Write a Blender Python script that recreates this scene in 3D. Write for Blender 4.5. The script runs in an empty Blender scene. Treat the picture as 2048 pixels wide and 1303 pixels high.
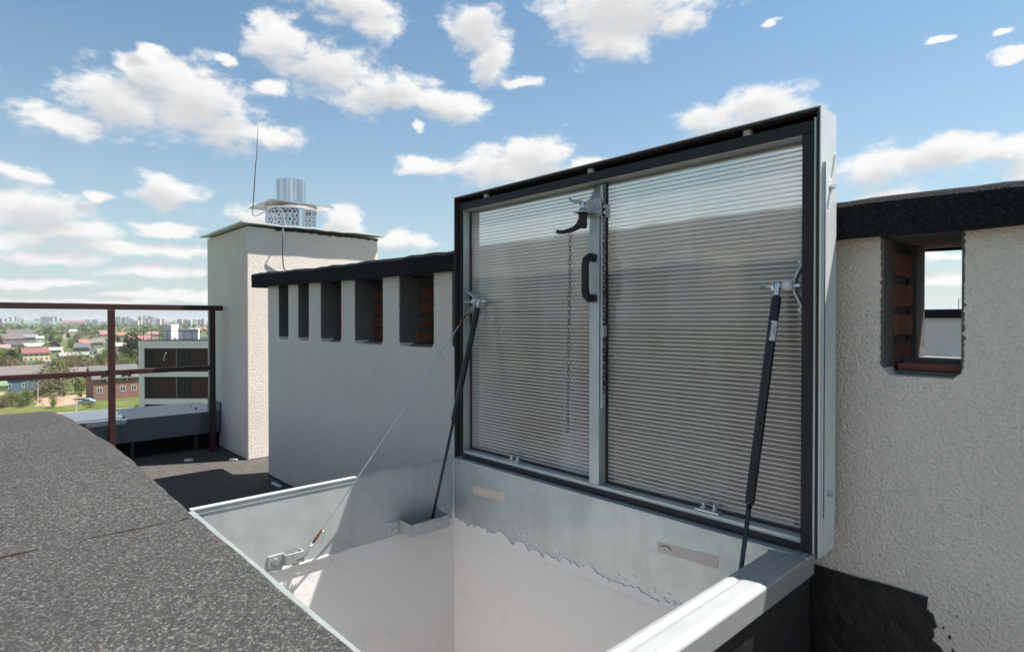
import bpy, math, random
from mathutils import Vector, Matrix
random.seed(7)
R = math.radians
S = 1.1                       # roof plans are drawn in camera heights; one camera height is 1.1 m
sc = bpy.context.scene
COL = sc.collection

# ------------------------------------------------------------------ camera
FPX, YAW, PITCH = 1173.34, R(42.884), R(-0.5525)
cam_d = bpy.data.cameras.new('camera'); cam = bpy.data.objects.new('camera', cam_d); COL.objects.link(cam)
cam_d.sensor_width = 36; cam_d.lens = FPX / 2048 * 36
cam_d.clip_start = 0.05; cam_d.clip_end = 40000
cam.location = (0, 0, S)
cam.rotation_euler = (R(90) + PITCH, 0, -YAW)
cam_d.dof.use_dof = True; cam_d.dof.focus_distance = 2.6; cam_d.dof.aperture_fstop = 5.0
sc.camera = cam

# ------------------------------------------------------------------ light
SUN = Vector((0.415, -0.215, 1)).normalized()
SUN_EL = math.asin(SUN.z); SUN_AZ = math.atan2(SUN.x, SUN.y)
sun_d = bpy.data.lights.new('sun', 'SUN'); sun_o = bpy.data.objects.new('sun', sun_d); COL.objects.link(sun_o)
sun_d.energy = 5.0; sun_d.angle = R(0.53); sun_d.color = (1.0, 0.955, 0.89)
sun_o.rotation_euler = SUN.to_track_quat('Z', 'Y').to_euler(); sun_o.location = (0, 0, 60)
sc.view_settings.view_transform = 'Standard'; sc.view_settings.look = 'None'
sc.view_settings.gamma = 1; sc.view_settings.use_curve_mapping = False
sc.view_settings.exposure = 1.27
cy = sc.cycles
cy.use_denoising = True; cy.max_bounces = 10; cy.transmission_bounces = 8; cy.transparent_max_bounces = 12
cy.volume_bounces = 0; cy.caustics_refractive = False; cy.caustics_reflective = False; cy.sample_clamp_indirect = 6
SKY_STRENGTH = 0.056
HAZE = 0.00011

# ------------------------------------------------------------------ sky with cumulus
world = bpy.data.worlds.new('World'); sc.world = world; world.use_nodes = True
def build_world():
    nt = world.node_tree; N = nt.nodes; L = nt.links
    N.clear()
    out = N.new('ShaderNodeOutputWorld'); bg = N.new('ShaderNodeBackground'); bg.inputs[1].default_value = SKY_STRENGTH
    sky = N.new('ShaderNodeTexSky'); sky.sky_type = 'NISHITA'; sky.sun_disc = False
    sky.sun_elevation = SUN_EL; sky.sun_rotation = SUN_AZ
    sky.altitude = 300; sky.air_density = 1.15; sky.dust_density = .6; sky.ozone_density = .25
    # the cumulus seen that day: centre and half axes of each puff as bearings read off the photograph
    puffs = [(400,205,130,72),(255,205,125,55),(120,242,95,22),(455,262,75,42),(545,275,70,22),(340,160,90,40),
      (560,92,85,45),(650,135,95,52),(770,190,110,45),(880,212,95,32),(700,8,100,34),(745,52,45,28),
      (950,58,72,55),(990,125,48,40),(1040,160,45,11),(1240,15,175,60),(1235,85,80,42),(1360,35,70,30),
      (1410,240,72,38),(1520,215,105,38),(1000,335,130,40),(1070,318,85,40),(860,332,60,18),(1180,335,60,18),
      (1770,332,125,40),(1900,308,120,42),(2040,292,90,26),(1800,392,100,26),(1700,420,90,18),(2090,330,90,40),
      (25,345,55,26),(70,425,135,46),(150,470,130,26),(190,396,42,18),(345,382,80,38),(-10,165,40,18),(20,490,90,20),
      (540,445,75,38),(690,448,58,36),(800,485,75,20),(310,108,28,13),(455,127,32,9),(550,182,30,15),(820,262,13,13),
      (1538,47,16,6),(1868,85,22,6),(1980,65,26,7),(2035,97,42,15),(350,466,60,16),(300,505,190,15),(110,515,120,13),
      (60,560,200,12),(300,545,130,13),(420,590,260,10),(120,600,240,8),(1900,560,160,16),(1880,515,60,14),
      (-160,300,110,50),(-260,120,140,60),(-120,470,120,30),(2250,120,150,60),(2350,400,140,40),(1500,520,300,14),(900,580,400,10)]
    cent = []
    for u, v, a, b in puffs:
        al = math.atan((u - 1024) / FPX); ca = math.cos(al)
        el = math.atan((640.2 - v) / FPX * ca)
        cent.append((YAW + al, el, a / FPX * ca * ca, b / FPX * ca))
    grp = bpy.data.node_groups.new('cumulus', 'ShaderNodeTree')
    grp.interface.new_socket('P', in_out='INPUT', socket_type='NodeSocketVector')
    grp.interface.new_socket('E', in_out='OUTPUT', socket_type='NodeSocketFloat')
    gi = grp.nodes.new('NodeGroupInput'); go = grp.nodes.new('NodeGroupOutput'); last = None
    for az, el, a, b in cent:
        m = grp.nodes.new('ShaderNodeVectorMath'); m.operation = 'MULTIPLY_ADD'
        grp.links.new(gi.outputs[0], m.inputs[0]); m.inputs[1].default_value = (1 / a, 1 / b, 0); m.inputs[2].default_value = (-az / a, -el / b, 0)
        ln = grp.nodes.new('ShaderNodeVectorMath'); ln.operation = 'DOT_PRODUCT'; grp.links.new(m.outputs[0], ln.inputs[0]); grp.links.new(m.outputs[0], ln.inputs[1])
        if last is None: last = ln.outputs['Value']
        else:
            mn = grp.nodes.new('ShaderNodeMath'); mn.operation = 'MINIMUM'
            grp.links.new(last, mn.inputs[0]); grp.links.new(ln.outputs['Value'], mn.inputs[1]); last = mn.outputs[0]
    sq = grp.nodes.new('ShaderNodeMath'); sq.operation = 'SQRT'; grp.links.new(last, sq.inputs[0]); last = sq.outputs[0]
    sb = grp.nodes.new('ShaderNodeMath'); sb.operation = 'SUBTRACT'; sb.inputs[0].default_value = 1
    grp.links.new(last, sb.inputs[1]); grp.links.new(sb.outputs[0], go.inputs[0])
    def math_(op, a, b=None, c=None, clamp=False):
        n = N.new('ShaderNodeMath'); n.operation = op; n.use_clamp = clamp
        for i, x in enumerate((a, b, c)):
            if x is None: continue
            if isinstance(x, (int, float)): n.inputs[i].default_value = x
            else: L.new(x, n.inputs[i])
        return n.outputs[0]
    tc = N.new('ShaderNodeTexCoord'); sep = N.new('ShaderNodeSeparateXYZ'); L.new(tc.outputs['Generated'], sep.inputs[0])
    az = math_('ARCTAN2', sep.outputs[0], sep.outputs[1]); el = math_('ARCSINE', sep.outputs[2])
    cb = N.new('ShaderNodeCombineXYZ'); L.new(az, cb.inputs[0]); L.new(el, cb.inputs[1])
    st = N.new('ShaderNodeVectorMath'); st.operation = 'MULTIPLY'; L.new(tc.outputs['Generated'], st.inputs[0]); st.inputs[1].default_value = (1, 1, 1.9)
    def noise(scale, detail, rough, vec=None):
        n = N.new('ShaderNodeTexNoise'); n.inputs['Scale'].default_value = scale; n.inputs['Detail'].default_value = detail
        n.inputs['Roughness'].default_value = rough; L.new(vec or st.outputs[0], n.inputs['Vector']); return n
    nw = noise(7, 5, .6)
    wv = N.new('ShaderNodeVectorMath'); wv.operation = 'SUBTRACT'; L.new(nw.outputs['Color'], wv.inputs[0]); wv.inputs[1].default_value = (.5, .5, .5)
    wm = N.new('ShaderNodeVectorMath'); wm.operation = 'MULTIPLY_ADD'; L.new(wv.outputs[0], wm.inputs[0]); wm.inputs[1].default_value = (.12, .055, 0); L.new(cb.outputs[0], wm.inputs[2])
    fb = noise(20, 9, .64); lo = noise(2.6, 3, .5)
    upd = N.new('ShaderNodeVectorMath'); upd.operation = 'ADD'; L.new(st.outputs[0], upd.inputs[0]); upd.inputs[1].default_value = (.006, -.004, .05)
    fb2 = noise(17, 4, .6, upd.outputs[0])
    gn = N.new('ShaderNodeGroup'); gn.node_tree = grp; L.new(wm.outputs[0], gn.inputs[0])
    rag = math_('MULTIPLY', math_('SUBTRACT', fb.outputs['Fac'], .5), 2.2)
    k = 1 / SKY_STRENGTH
    tt = math_('SUBTRACT', 1.0, math_('MULTIPLY', math_('MAXIMUM', el, 0.0), 1 / .5), clamp=True)
    hz = math_('MULTIPLY', math_('MULTIPLY', tt, tt), .75)
    hm = N.new('ShaderNodeMix'); hm.data_type = 'RGBA'; L.new(hz, hm.inputs['Factor'])
    sk = N.new('ShaderNodeMix'); sk.data_type = 'RGBA'; sk.blend_type = 'MULTIPLY'; sk.inputs['Factor'].default_value = 1; L.new(sky.outputs[0], sk.inputs['A']); sk.inputs['B'].default_value = (.82, 1.0, 1.0, 1)
    L.new(sk.outputs['Result'], hm.inputs['A']); hm.inputs['B'].default_value = (.24 * k, .264 * k, .288 * k, 1)
    def shade(E, EU):
        crisp = math_('SUBTRACT', .75, EU, clamp=True)
        d = math_('MULTIPLY', math_('ADD', E, rag), math_('ADD', .75, math_('MULTIPLY', crisp, .35)))
        mr = N.new('ShaderNodeMapRange'); mr.interpolation_type = 'SMOOTHSTEP'; mr.inputs[1].default_value = -.22; mr.inputs[2].default_value = .52; L.new(d, mr.inputs[0])
        # undersides, with cloud above them, go soft grey; tops and thin edges stay white
        rel = math_('MULTIPLY', math_('SUBTRACT', fb2.outputs['Fac'], .5), .9)
        sh = N.new('ShaderNodeMapRange'); sh.interpolation_type = 'SMOOTHSTEP'; sh.inputs[1].default_value = -.15; sh.inputs[2].default_value = .85; L.new(math_('ADD', EU, rel), sh.inputs[0])
        cc = N.new('ShaderNodeMix'); cc.data_type = 'RGBA'; L.new(sh.outputs[0], cc.inputs['Factor'])
        cc.inputs['A'].default_value = (.40 * k, .398 * k, .39 * k, 1); cc.inputs['B'].default_value = (.285 * k, .289 * k, .294 * k, 1)
        mx = N.new('ShaderNodeMix'); mx.data_type = 'RGBA'; L.new(mr.outputs[0], mx.inputs['Factor']); L.new(hm.outputs['Result'], mx.inputs['A']); L.new(cc.outputs['Result'], mx.inputs['B'])
        b_ = N.new('ShaderNodeBackground'); b_.inputs[1].default_value = SKY_STRENGTH; L.new(mx.outputs['Result'], b_.inputs[0]); return b_
    upv = N.new('ShaderNodeVectorMath'); upv.operation = 'ADD'; L.new(wm.outputs[0], upv.inputs[0]); upv.inputs[1].default_value = (.008, .020, 0)
    gu = N.new('ShaderNodeGroup'); gu.node_tree = grp; L.new(upv.outputs[0], gu.inputs[0])
    near = shade(gn.outputs[0], gu.outputs[0])
    # round the rest of the sky the same broken cumulus goes on, from noise alone; it fades in past the listed clouds
    off = math_('ABSOLUTE', math_('SUBTRACT', az, YAW)); off2 = math_('MINIMUM', off, math_('SUBTRACT', 2 * math.pi, off))
    past = math_('MAXIMUM', math_('MULTIPLY', math_('SUBTRACT', off2, R(52)), 5.0), math_('MULTIPLY', math_('SUBTRACT', el, .58), 5.0), clamp=True)
    gen = math_('SUBTRACT', math_('MULTIPLY', math_('SUBTRACT', lo.outputs['Fac'], .6), 4.0), math_('MULTIPLY', math_('SUBTRACT', 1.0, past), 3.0))
    below = math_('LESS_THAN', el, .0)
    ge = math_('SUBTRACT', gen, math_('MULTIPLY', below, 5.0)); rest = shade(ge, ge)
    inside = math_('MULTIPLY', math_('LESS_THAN', off2, R(54)), math_('MULTIPLY', math_('LESS_THAN', el, .62), math_('GREATER_THAN', el, -.002)))
    pick = N.new('ShaderNodeMixShader'); L.new(inside, pick.inputs[0]); L.new(rest.outputs[0], pick.inputs[1]); L.new(near.outputs[0], pick.inputs[2])
    N.remove(bg); L.new(pick.outputs[0], out.inputs[0])
    world.cycles.sampling_method = 'MANUAL'; world.cycles.sample_map_resolution = 256
build_world()

# ------------------------------------------------------------------ materials
MATS = {}
class NT:
    def __init__(s, name):
        s.m = bpy.data.materials.new(name); s.m.use_nodes = True; s.t = s.m.node_tree; s.N = s.t.nodes; s.L = s.t.links
        s.b = s.N['Principled BSDF']; s.o = s.N['Material Output']
        s.tc = s.N.new('ShaderNodeTexCoord')
    def put(s, sock, v):
        if isinstance(v, bpy.types.NodeSocket): s.L.new(v, sock)
        elif isinstance(v, tuple) and len(v) == 3 and sock.type == 'RGBA': sock.default_value = (*v, 1)
        else: sock.default_value = v
    def node(s, typ, **kw):
        n = s.N.new(typ)
        for k, v in kw.items():
            if hasattr(n, k): setattr(n, k, v)
            else: s.put(n.inputs[k], v)
        return n
    def vec(s, scale=(1, 1, 1), loc=(0, 0, 0)):
        n = s.node('ShaderNodeMapping'); n.inputs['Scale'].default_value = scale; n.inputs['Location'].default_value = loc
        s.L.new(s.tc.outputs['Object'], n.inputs[0]); return n.outputs[0]
    def noise(s, scale, detail=3, rough=.55, vec=None, dist=0):
        n = s.node('ShaderNodeTexNoise', Scale=scale, Detail=detail, Roughness=rough, Distortion=dist)
        s.L.new(vec or s.tc.outputs['Object'], n.inputs['Vector']); return n
    def voro(s, scale, vec=None, feature='F1'):
        n = s.node('ShaderNodeTexVoronoi', Scale=scale); n.feature = feature
        s.L.new(vec or s.tc.outputs['Object'], n.inputs['Vector']); return n
    def ramp(s, fac, stops):
        n = s.node('ShaderNodeValToRGB'); s.L.new(fac, n.inputs[0]); e = n.color_ramp.elements
        while len(e) < len(stops): e.new(.5)
        for el, (p, c) in zip(e, stops): el.position = p; el.color = (*c, 1) if isinstance(c, tuple) else (c, c, c, 1)
        return n.outputs[0]
    def mix(s, fac, a, b, blend='MIX'):
        n = s.node('ShaderNodeMix'); n.data_type = 'RGBA'; n.blend_type = blend
        s.put(n.inputs['Factor'], fac); s.put(n.inputs['A'], a); s.put(n.inputs['B'], b); return n.outputs['Result']
    def math(s, op, a, b=0.0, clamp=False):
        n = s.node('ShaderNodeMath'); n.operation = op; n.use_clamp = clamp; s.put(n.inputs[0], a); s.put(n.inputs[1], b); return n.outputs[0]
    def bump(s, h, dist, strength=1.0, prev=None):
        n = s.node('ShaderNodeBump', Strength=strength, Distance=dist); s.L.new(h, n.inputs['Height'])
        if prev: s.L.new(prev, n.inputs['Normal'])
        return n.outputs[0]
    def set(s, color=None, rough=None, metal=None, normal=None, spec=None):
        if color is not None: s.put(s.b.inputs['Base Color'], color)
        if rough is not None: s.put(s.b.inputs['Roughness'], rough)
        if metal is not None: s.put(s.b.inputs['Metallic'], metal)
        if normal is not None: s.L.new(normal, s.b.inputs['Normal'])
        if spec is not None: s.b.inputs['Specular IOR Level'].default_value = spec
        return s.m
def plain(name, col, rough=.6, metal=0, var=.15, scale=6, spec=.4):
    t = NT(name); n = t.noise(scale, 4)
    c = t.mix(t.math('MULTIPLY', n.outputs['Fac'], var * 2), col, tuple(x * .45 for x in col))
    return t.set(c, rough, metal, spec=spec)
def make_materials():
    M = MATS
    def stucco(name, col, bs=1.0):
        t = NT(name)
        n1 = t.noise(190, 3, .6, dist=.4); v = t.voro(150); n2 = t.noise(2.2, 5); n3 = t.noise(360, 2); n5 = t.noise(9, 4, vec=t.vec((1.6, 1.6, .25)))
        h = t.math('ADD', t.math('MULTIPLY', n1.outputs['Fac'], 1.0), t.math('MULTIPLY', v.outputs['Distance'], .55))
        h = t.math('ADD', h, t.math('MULTIPLY', n3.outputs['Fac'], .12))
        c = t.mix(t.math('MULTIPLY', t.ramp(n2.outputs['Fac'], [(.42, 0.0), (.72, 1.0)]), .35), col, tuple(x * .8 for x in col))
        c = t.mix(t.math('MULTIPLY', t.ramp(n5.outputs['Fac'], [(.5, 0.0), (.8, 1.0)]), .1), c, (col[0] * .72, col[1] * .7, col[2] * .66))
        c = t.mix(t.math('MULTIPLY', t.ramp(n1.outputs['Fac'], [(.34, 1.0), (.52, 0.0)]), .32), c, (col[0] * .55, col[1] * .54, col[2] * .52))   # shade of the roughcast hollows painted into the colour, so the grain shows
        return t.set(c, .93, 0, t.bump(h, .0052 * bs, 1.0), spec=.15)
    M['stucco'] = stucco('white_roughcast', (.85, .775, .69))
    M['stucco_far'] = stucco('pale_render', (.6, .6, .59), .4)
    def felt(name, dark, mid, light, size, frac=.86, bs=1.0):
        t = NT(name)
        v = t.voro(size); sp = t.node('ShaderNodeSeparateColor'); t.L.new(v.outputs['Color'], sp.inputs[0])
        n = t.noise(1.7, 5); n2 = t.noise(13, 4)
        c = t.ramp(sp.outputs[0], [(0, dark), (.45, mid), (frac, tuple(x * 1.7 for x in mid)), (frac + .09, light), (1, light)])
        c = t.mix(t.math('MULTIPLY', t.ramp(sp.outputs[1], [(.88, 0.0), (.94, 1.0)]), .3), c, (mid[0] * 2.6, mid[1] * 1.5, mid[2] * .95))
        c = t.mix(t.math('MULTIPLY', t.ramp(n.outputs['Fac'], [(.35, 0.0), (.7, 1.0)]), .4), c, tuple(x * .8 for x in mid))
        c = t.mix(t.math('MULTIPLY', t.ramp(n2.outputs['Fac'], [(.55, 0.0), (.75, 1.0)]), .12), c, dark)
        hh = t.math('ADD', t.math('MULTIPLY', v.outputs['Distance'], -1.0), t.math('MULTIPLY', sp.outputs[2], .5))
        b = t.bump(hh, .0022 * bs, .9); b = t.bump(t.noise(9, 4).outputs['Fac'], .012, .5, b)
        return t.set(c, .85, 0, b, spec=.2)
    M['felt'] = felt('mineral_felt', (.021, .0215, .0218), (.041, .0415, .041), (.17, .166, .158), 300, .83, 1.5)
    M['felt_dark'] = felt('dark_mineral_felt', (.005, .006, .0075), (.010, .0115, .014), (.032, .034, .038), 330, .85, 1.5)
    M['felt_roof'] = felt('roof_felt', (.028, .0265, .0255), (.062, .058, .053), (.15, .142, .135), 200)
    t = NT('bitumen'); nb_ = t.noise(14, 6, .65); nd = t.noise(3, 4)
    M['bitumen'] = t.set(t.mix(t.ramp(nd.outputs['Fac'], [(.4, 0.0), (.75, 1.0)]), (.011, .011, .0135), (.019, .0185, .020)), t.math('ADD', t.math('MULTIPLY', nb_.outputs['Fac'], .5), .25), 0, t.bump(nb_.outputs['Fac'], .012, .8))
    M['bitumen_brown'] = plain('brown_bitumen', (.016, .009, .0075), .85, spec=.1)
    M['wire'] = plain('weathered_wire', (.17, .185, .19), .6, 0, .2, 60)
    M['inox_flat'] = plain('stainless_plate', (.62, .62, .62), .3, 1, .2, 12)
    def galv(name, col, rough=.42, metal=.85, dirt=.4):
        t = NT(name)
        v = t.voro(38); sp = t.node('ShaderNodeSeparateColor'); t.L.new(v.outputs['Color'], sp.inputs[0])
        n = t.noise(5, 6, .6); n2 = t.noise(22, 4, vec=t.vec((1, 1, .12))); n4 = t.noise(3, 4)
        c = t.mix(t.math('MULTIPLY', sp.outputs[0], .22), col, tuple(x * .72 for x in col))
        c = t.mix(t.math('MULTIPLY', t.ramp(n.outputs['Fac'], [(.45, 0.0), (.75, 1.0)]), dirt), c, (col[0] * .5, col[1] * .5, col[2] * .47))
        c = t.mix(t.math('MULTIPLY', t.ramp(n2.outputs['Fac'], [(.5, 0.0), (.8, 1.0)]), dirt * .8), c, (col[0] * .62, col[1] * .6, col[2] * .56))
        r = t.math('ADD', t.math('MULTIPLY', n.outputs['Fac'], .25), rough - .1)
        return t.set(c, r, metal, t.bump(n4.outputs['Fac'], .006, .35))
    M['galv'] = galv('galvanised_steel', (.56, .60, .60), .5, .55)
    M['galv_bright'] = galv('bright_zinc', (.43, .45, .45), .42, .5, .2)
    M['dull_lip'] = galv('dull_zinc_lip', (.24, .27, .265), .55, .3)
    M['zinc'] = galv('zinc_plated', (.62, .66, .68), .32, .9, .1)
    M['sheet'] = galv('coated_sheet', (.74, .76, .76), .45, .15, .25)
    t = NT('stainless_steel'); nn = t.noise(1, 3, .6, vec=t.vec((16, 16, .6))); nc_ = t.noise(1, 4, .7, vec=t.vec((26, 26, .4)))
    M['inox'] = t.set(t.mix(t.ramp(nc_.outputs['Fac'], [(.4, 0.0), (.62, 1.0)]), (.78, .78, .78), (.40, .40, .41)), .16, 1, t.bump(nn.outputs['Fac'], .05, .8))
    M['black_metal'] = plain('black_painted_steel', (.012, .013, .015), .38, 0, .2)
    M['rubber'] = plain('black_rubber', (.016, .017, .019), .55, 0, .25, 30)
    M['brown_in'] = plain('dark_brown_primer', (.045, .036, .03), .6, 0, .4, 20)
    M['strut'] = plain('strut_black', (.008, .0095, .014), .3, 0, .1)
    M['rod'] = plain('strut_rod_dark_steel', (.05, .06, .07), .28, .8, .1)
    M['nylon'] = plain('white_nylon', (.7, .7, .69), .5)
    M['red_rail'] = plain('oxide_red_paint', (.052, .020, .017), .45, 0, .35, 14)
    M['parapet'] = plain('slate_coated_sheet', (.13, .15, .175), .33, .25, .15, 3)
    M['paper'] = plain('sticker_paper', (.62, .61, .59), .6, 0, .05)
    M['tape'] = plain('beige_tape', (.66, .57, .50), .7, 0, .15, 40)
    M['ink'] = plain('ink', (.02, .02, .02), .6)
    M['copper'] = plain('rusty_ferrule', (.20, .10, .06), .6, .3, .5, 90)
    M['plastic'] = plain('black_plastic', (.012, .012, .013), .42)
    M['web'] = plain('polycarbonate_web', (.88, .84, .78), .5, 0, .05)
    t = NT('painted_plaster')
    n = t.noise(3, 6); n2 = t.noise(30, 4); n3 = t.noise(1.3, 3)
    w = t.node('ShaderNodeTexVoronoi', Scale=1.9); w.feature = 'DISTANCE_TO_EDGE'
    wv = t.node('ShaderNodeVectorMath'); wv.operation = 'ADD'; t.L.new(t.tc.outputs['Object'], wv.inputs[0])
    wn = t.noise(6, 5); ws = t.node('ShaderNodeVectorMath'); ws.operation = 'SCALE'; t.L.new(wn.outputs['Color'], ws.inputs[0]); ws.inputs['Scale'].default_value = .22
    t.L.new(ws.outputs[0], wv.inputs[1]); t.L.new(wv.outputs[0], w.inputs['Vector'])
    crack = t.ramp(w.outputs['Distance'], [(.0, 1.0), (.006, 0.0)])
    crack = t.math('MULTIPLY', crack, t.ramp(n3.outputs['Fac'], [(.58, 0.0), (.66, 1.0)]))
    c = t.mix(t.math('MULTIPLY', n.outputs['Fac'], .25), (.82, .795, .775), (.70, .68, .665))
    c = t.mix(t.math('MULTIPLY', crack, .35), c, (.3, .28, .27)); ns = t.noise(7, 6, .7); c = t.mix(t.math('MULTIPLY', t.ramp(ns.outputs['Fac'], [(.58, 0.0), (.72, 1.0)]), .2), c, (.5, .48, .47))
    M['plaster'] = t.set(c, .85, 0, t.bump(t.math('ADD', n2.outputs['Fac'], t.math('MULTIPLY', n.outputs['Fac'], 3)), .003, .6), spec=.2)
    t = NT('cement'); n = t.noise(26, 5); n2 = t.noise(4, 4)
    M['cement'] = t.set(t.mix(n2.outputs['Fac'], (.10, .096, .092), (.20, .19, .18)), .95, 0, t.bump(n.outputs['Fac'], .012, .8), spec=.1)
    t = NT('red_brick'); n = t.noise(14, 5); n2 = t.noise(60, 3, vec=t.vec((1, 1, .15))); oi = t.node('ShaderNodeObjectInfo')
    c = t.mix(n.outputs['Fac'], (.36, .135, .075), (.16, .065, .045)); c = t.mix(t.math('MULTIPLY', oi.outputs['Random'], .4), c, (.36, .17, .11))
    M['brick'] = t.set(c, .9, 0, t.bump(t.math('ADD', n.outputs['Fac'], n2.outputs['Fac']), .006, .8), spec=.1)
    # multiwall polycarbonate: rough refraction through a thin box, a little milkiness, a soft surface gloss
    t = NT('polycarbonate'); t.N.remove(t.b)
    wav = t.node('ShaderNodeTexNoise', Scale=1.0, Detail=3.0); t.L.new(t.vec((5, 5, 240)), wav.inputs['Vector'])
    nb = t.bump(wav.outputs['Fac'], .0012, .55)
    rf = t.node('ShaderNodeBsdfRefraction', Roughness=.42, IOR=1.25); rf.inputs['Color'].default_value = (.93, .925, .91, 1); t.L.new(nb, rf.inputs['Normal'])
    cv = t.noise(1, 4, .5, vec=t.vec((1, 5, .7))); cl = t.mix(t.ramp(cv.outputs['Fac'], [(.38, 0.0), (.62, 1.0)]), (.92, .89, .86), (.62, .54, .48))
    tl = t.node('ShaderNodeBsdfTranslucent'); tl.inputs['Color'].default_value = (.95, .94, .92, 1)
    df = t.node('ShaderNodeBsdfDiffuse'); t.L.new(cl, df.inputs['Color'])
    gl = t.node('ShaderNodeBsdfGlossy', Roughness=.07); gl.inputs['Color'].default_value = (1, 1, 1, 1)
    m0 = t.node('ShaderNodeMixShader'); m0.inputs[0].default_value = .88; t.L.new(tl.outputs[0], m0.inputs[1]); t.L.new(df.outputs[0], m0.inputs[2])
    m1 = t.node('ShaderNodeMixShader'); m1.inputs[0].default_value = .33; t.L.new(rf.outputs[0], m1.inputs[1]); t.L.new(m0.outputs[0], m1.inputs[2])
    fr = t.node('ShaderNodeFresnel', IOR=1.62)
    m2 = t.node('ShaderNodeMixShader'); t.L.new(fr.outputs[0], m2.inputs[0]); t.L.new(m1.outputs[0], m2.inputs[1]); t.L.new(gl.outputs[0], m2.inputs[2])
    t.L.new(m2.outputs[0], t.o.inputs[0]); M['poly'] = t.m
    t = NT('clear_polycarbonate'); t.N.remove(t.b)                      # back skin of the multiwall sheet
    tp = t.node('ShaderNodeBsdfTransparent'); tp.inputs['Color'].default_value = (.96, .955, .94, 1); tl = t.node('ShaderNodeBsdfTranslucent'); tl.inputs['Color'].default_value = (.9, .89, .87, 1)
    m1 = t.node('ShaderNodeMixShader'); m1.inputs[0].default_value = .03; t.L.new(tp.outputs[0], m1.inputs[1]); t.L.new(tl.outputs[0], m1.inputs[2]); t.L.new(m1.outputs[0], t.o.inputs[0]); M['poly_back'] = t.m
    t = NT('window_glass'); M['glass'] = t.set((.035, .045, .05), .06, 0, spec=.9)
    # town
    t = NT('meadow_ground'); n = t.noise(.012, 6); n2 = t.noise(.06, 5); n3 = t.noise(.5, 4)
    c = t.mix(t.ramp(n.outputs['Fac'], [(.4, 0.0), (.6, 1.0)]), (.062, .085, .026), (.10, .12, .042))
    c = t.mix(t.math('MULTIPLY', t.ramp(n2.outputs['Fac'], [(.55, 0.0), (.68, 1.0)]), .6), c, (.16, .125, .08))
    c = t.mix(t.math('MULTIPLY', n3.outputs['Fac'], .5), c, (.045, .07, .02))
    M['ground'] = t.set(c, .95, spec=.1)
    t = NT('rough_meadow'); n = t.noise(.25, 6, .65); n2 = t.noise(.05, 4)
    c = t.mix(t.ramp(n.outputs['Fac'], [(.38, 0.0), (.62, 1.0)]), (.055, .085, .018), (.115, .125, .04)); c = t.mix(t.math('MULTIPLY', t.ramp(n2.outputs['Fac'], [(.5, 0.0), (.65, 1.0)]), .7), c, (.15, .115, .065))
    M['meadow'] = t.set(c, .95, spec=.1)
    t = NT('bare_soil'); n = t.noise(.6, 5)
    M['soil'] = t.set(t.mix(n.outputs['Fac'], (.34, .24, .17), (.22, .16, .11)), .95, 0, t.bump(n.outputs['Fac'], .3, .6), spec=.1)
    def leafy(name, a, b):
        t = NT(name); n = t.noise(.55, 4); oi = t.node('ShaderNodeObjectInfo')
        c = t.mix(n.outputs['Fac'], a, b); c = t.mix(t.math('MULTIPLY', oi.outputs['Random'], .5), c, tuple(x * .62 for x in a))
        return t.set(c, .8, spec=.15)
    M['leaf_green'] = leafy('green_leaves', (.15, .19, .055), (.095, .135, .036))
    M['leaf_fresh'] = leafy('fresh_leaves', (.20, .24, .055), (.13, .18, .04))
    M['leaf_olive'] = leafy('olive_leaves', (.19, .165, .08), (.125, .115, .055))
    M['leaf_dark'] = leafy('dark_leaves', (.05, .075, .032), (.035, .055, .024))
    M['leaf_bare'] = leafy('budding_twigs', (.21, .16, .11), (.14, .105, .075))
    M['bark'] = plain('bark', (.09, .07, .055), .9)
make_materials()
def paint(col, rough=.7):
    k = 'paint_%d_%d_%d' % tuple(int(c * 255) for c in col)
    if k not in MATS: MATS[k] = plain(k, col, rough, 0, .12, .7, .25)
    return MATS[k]

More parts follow.
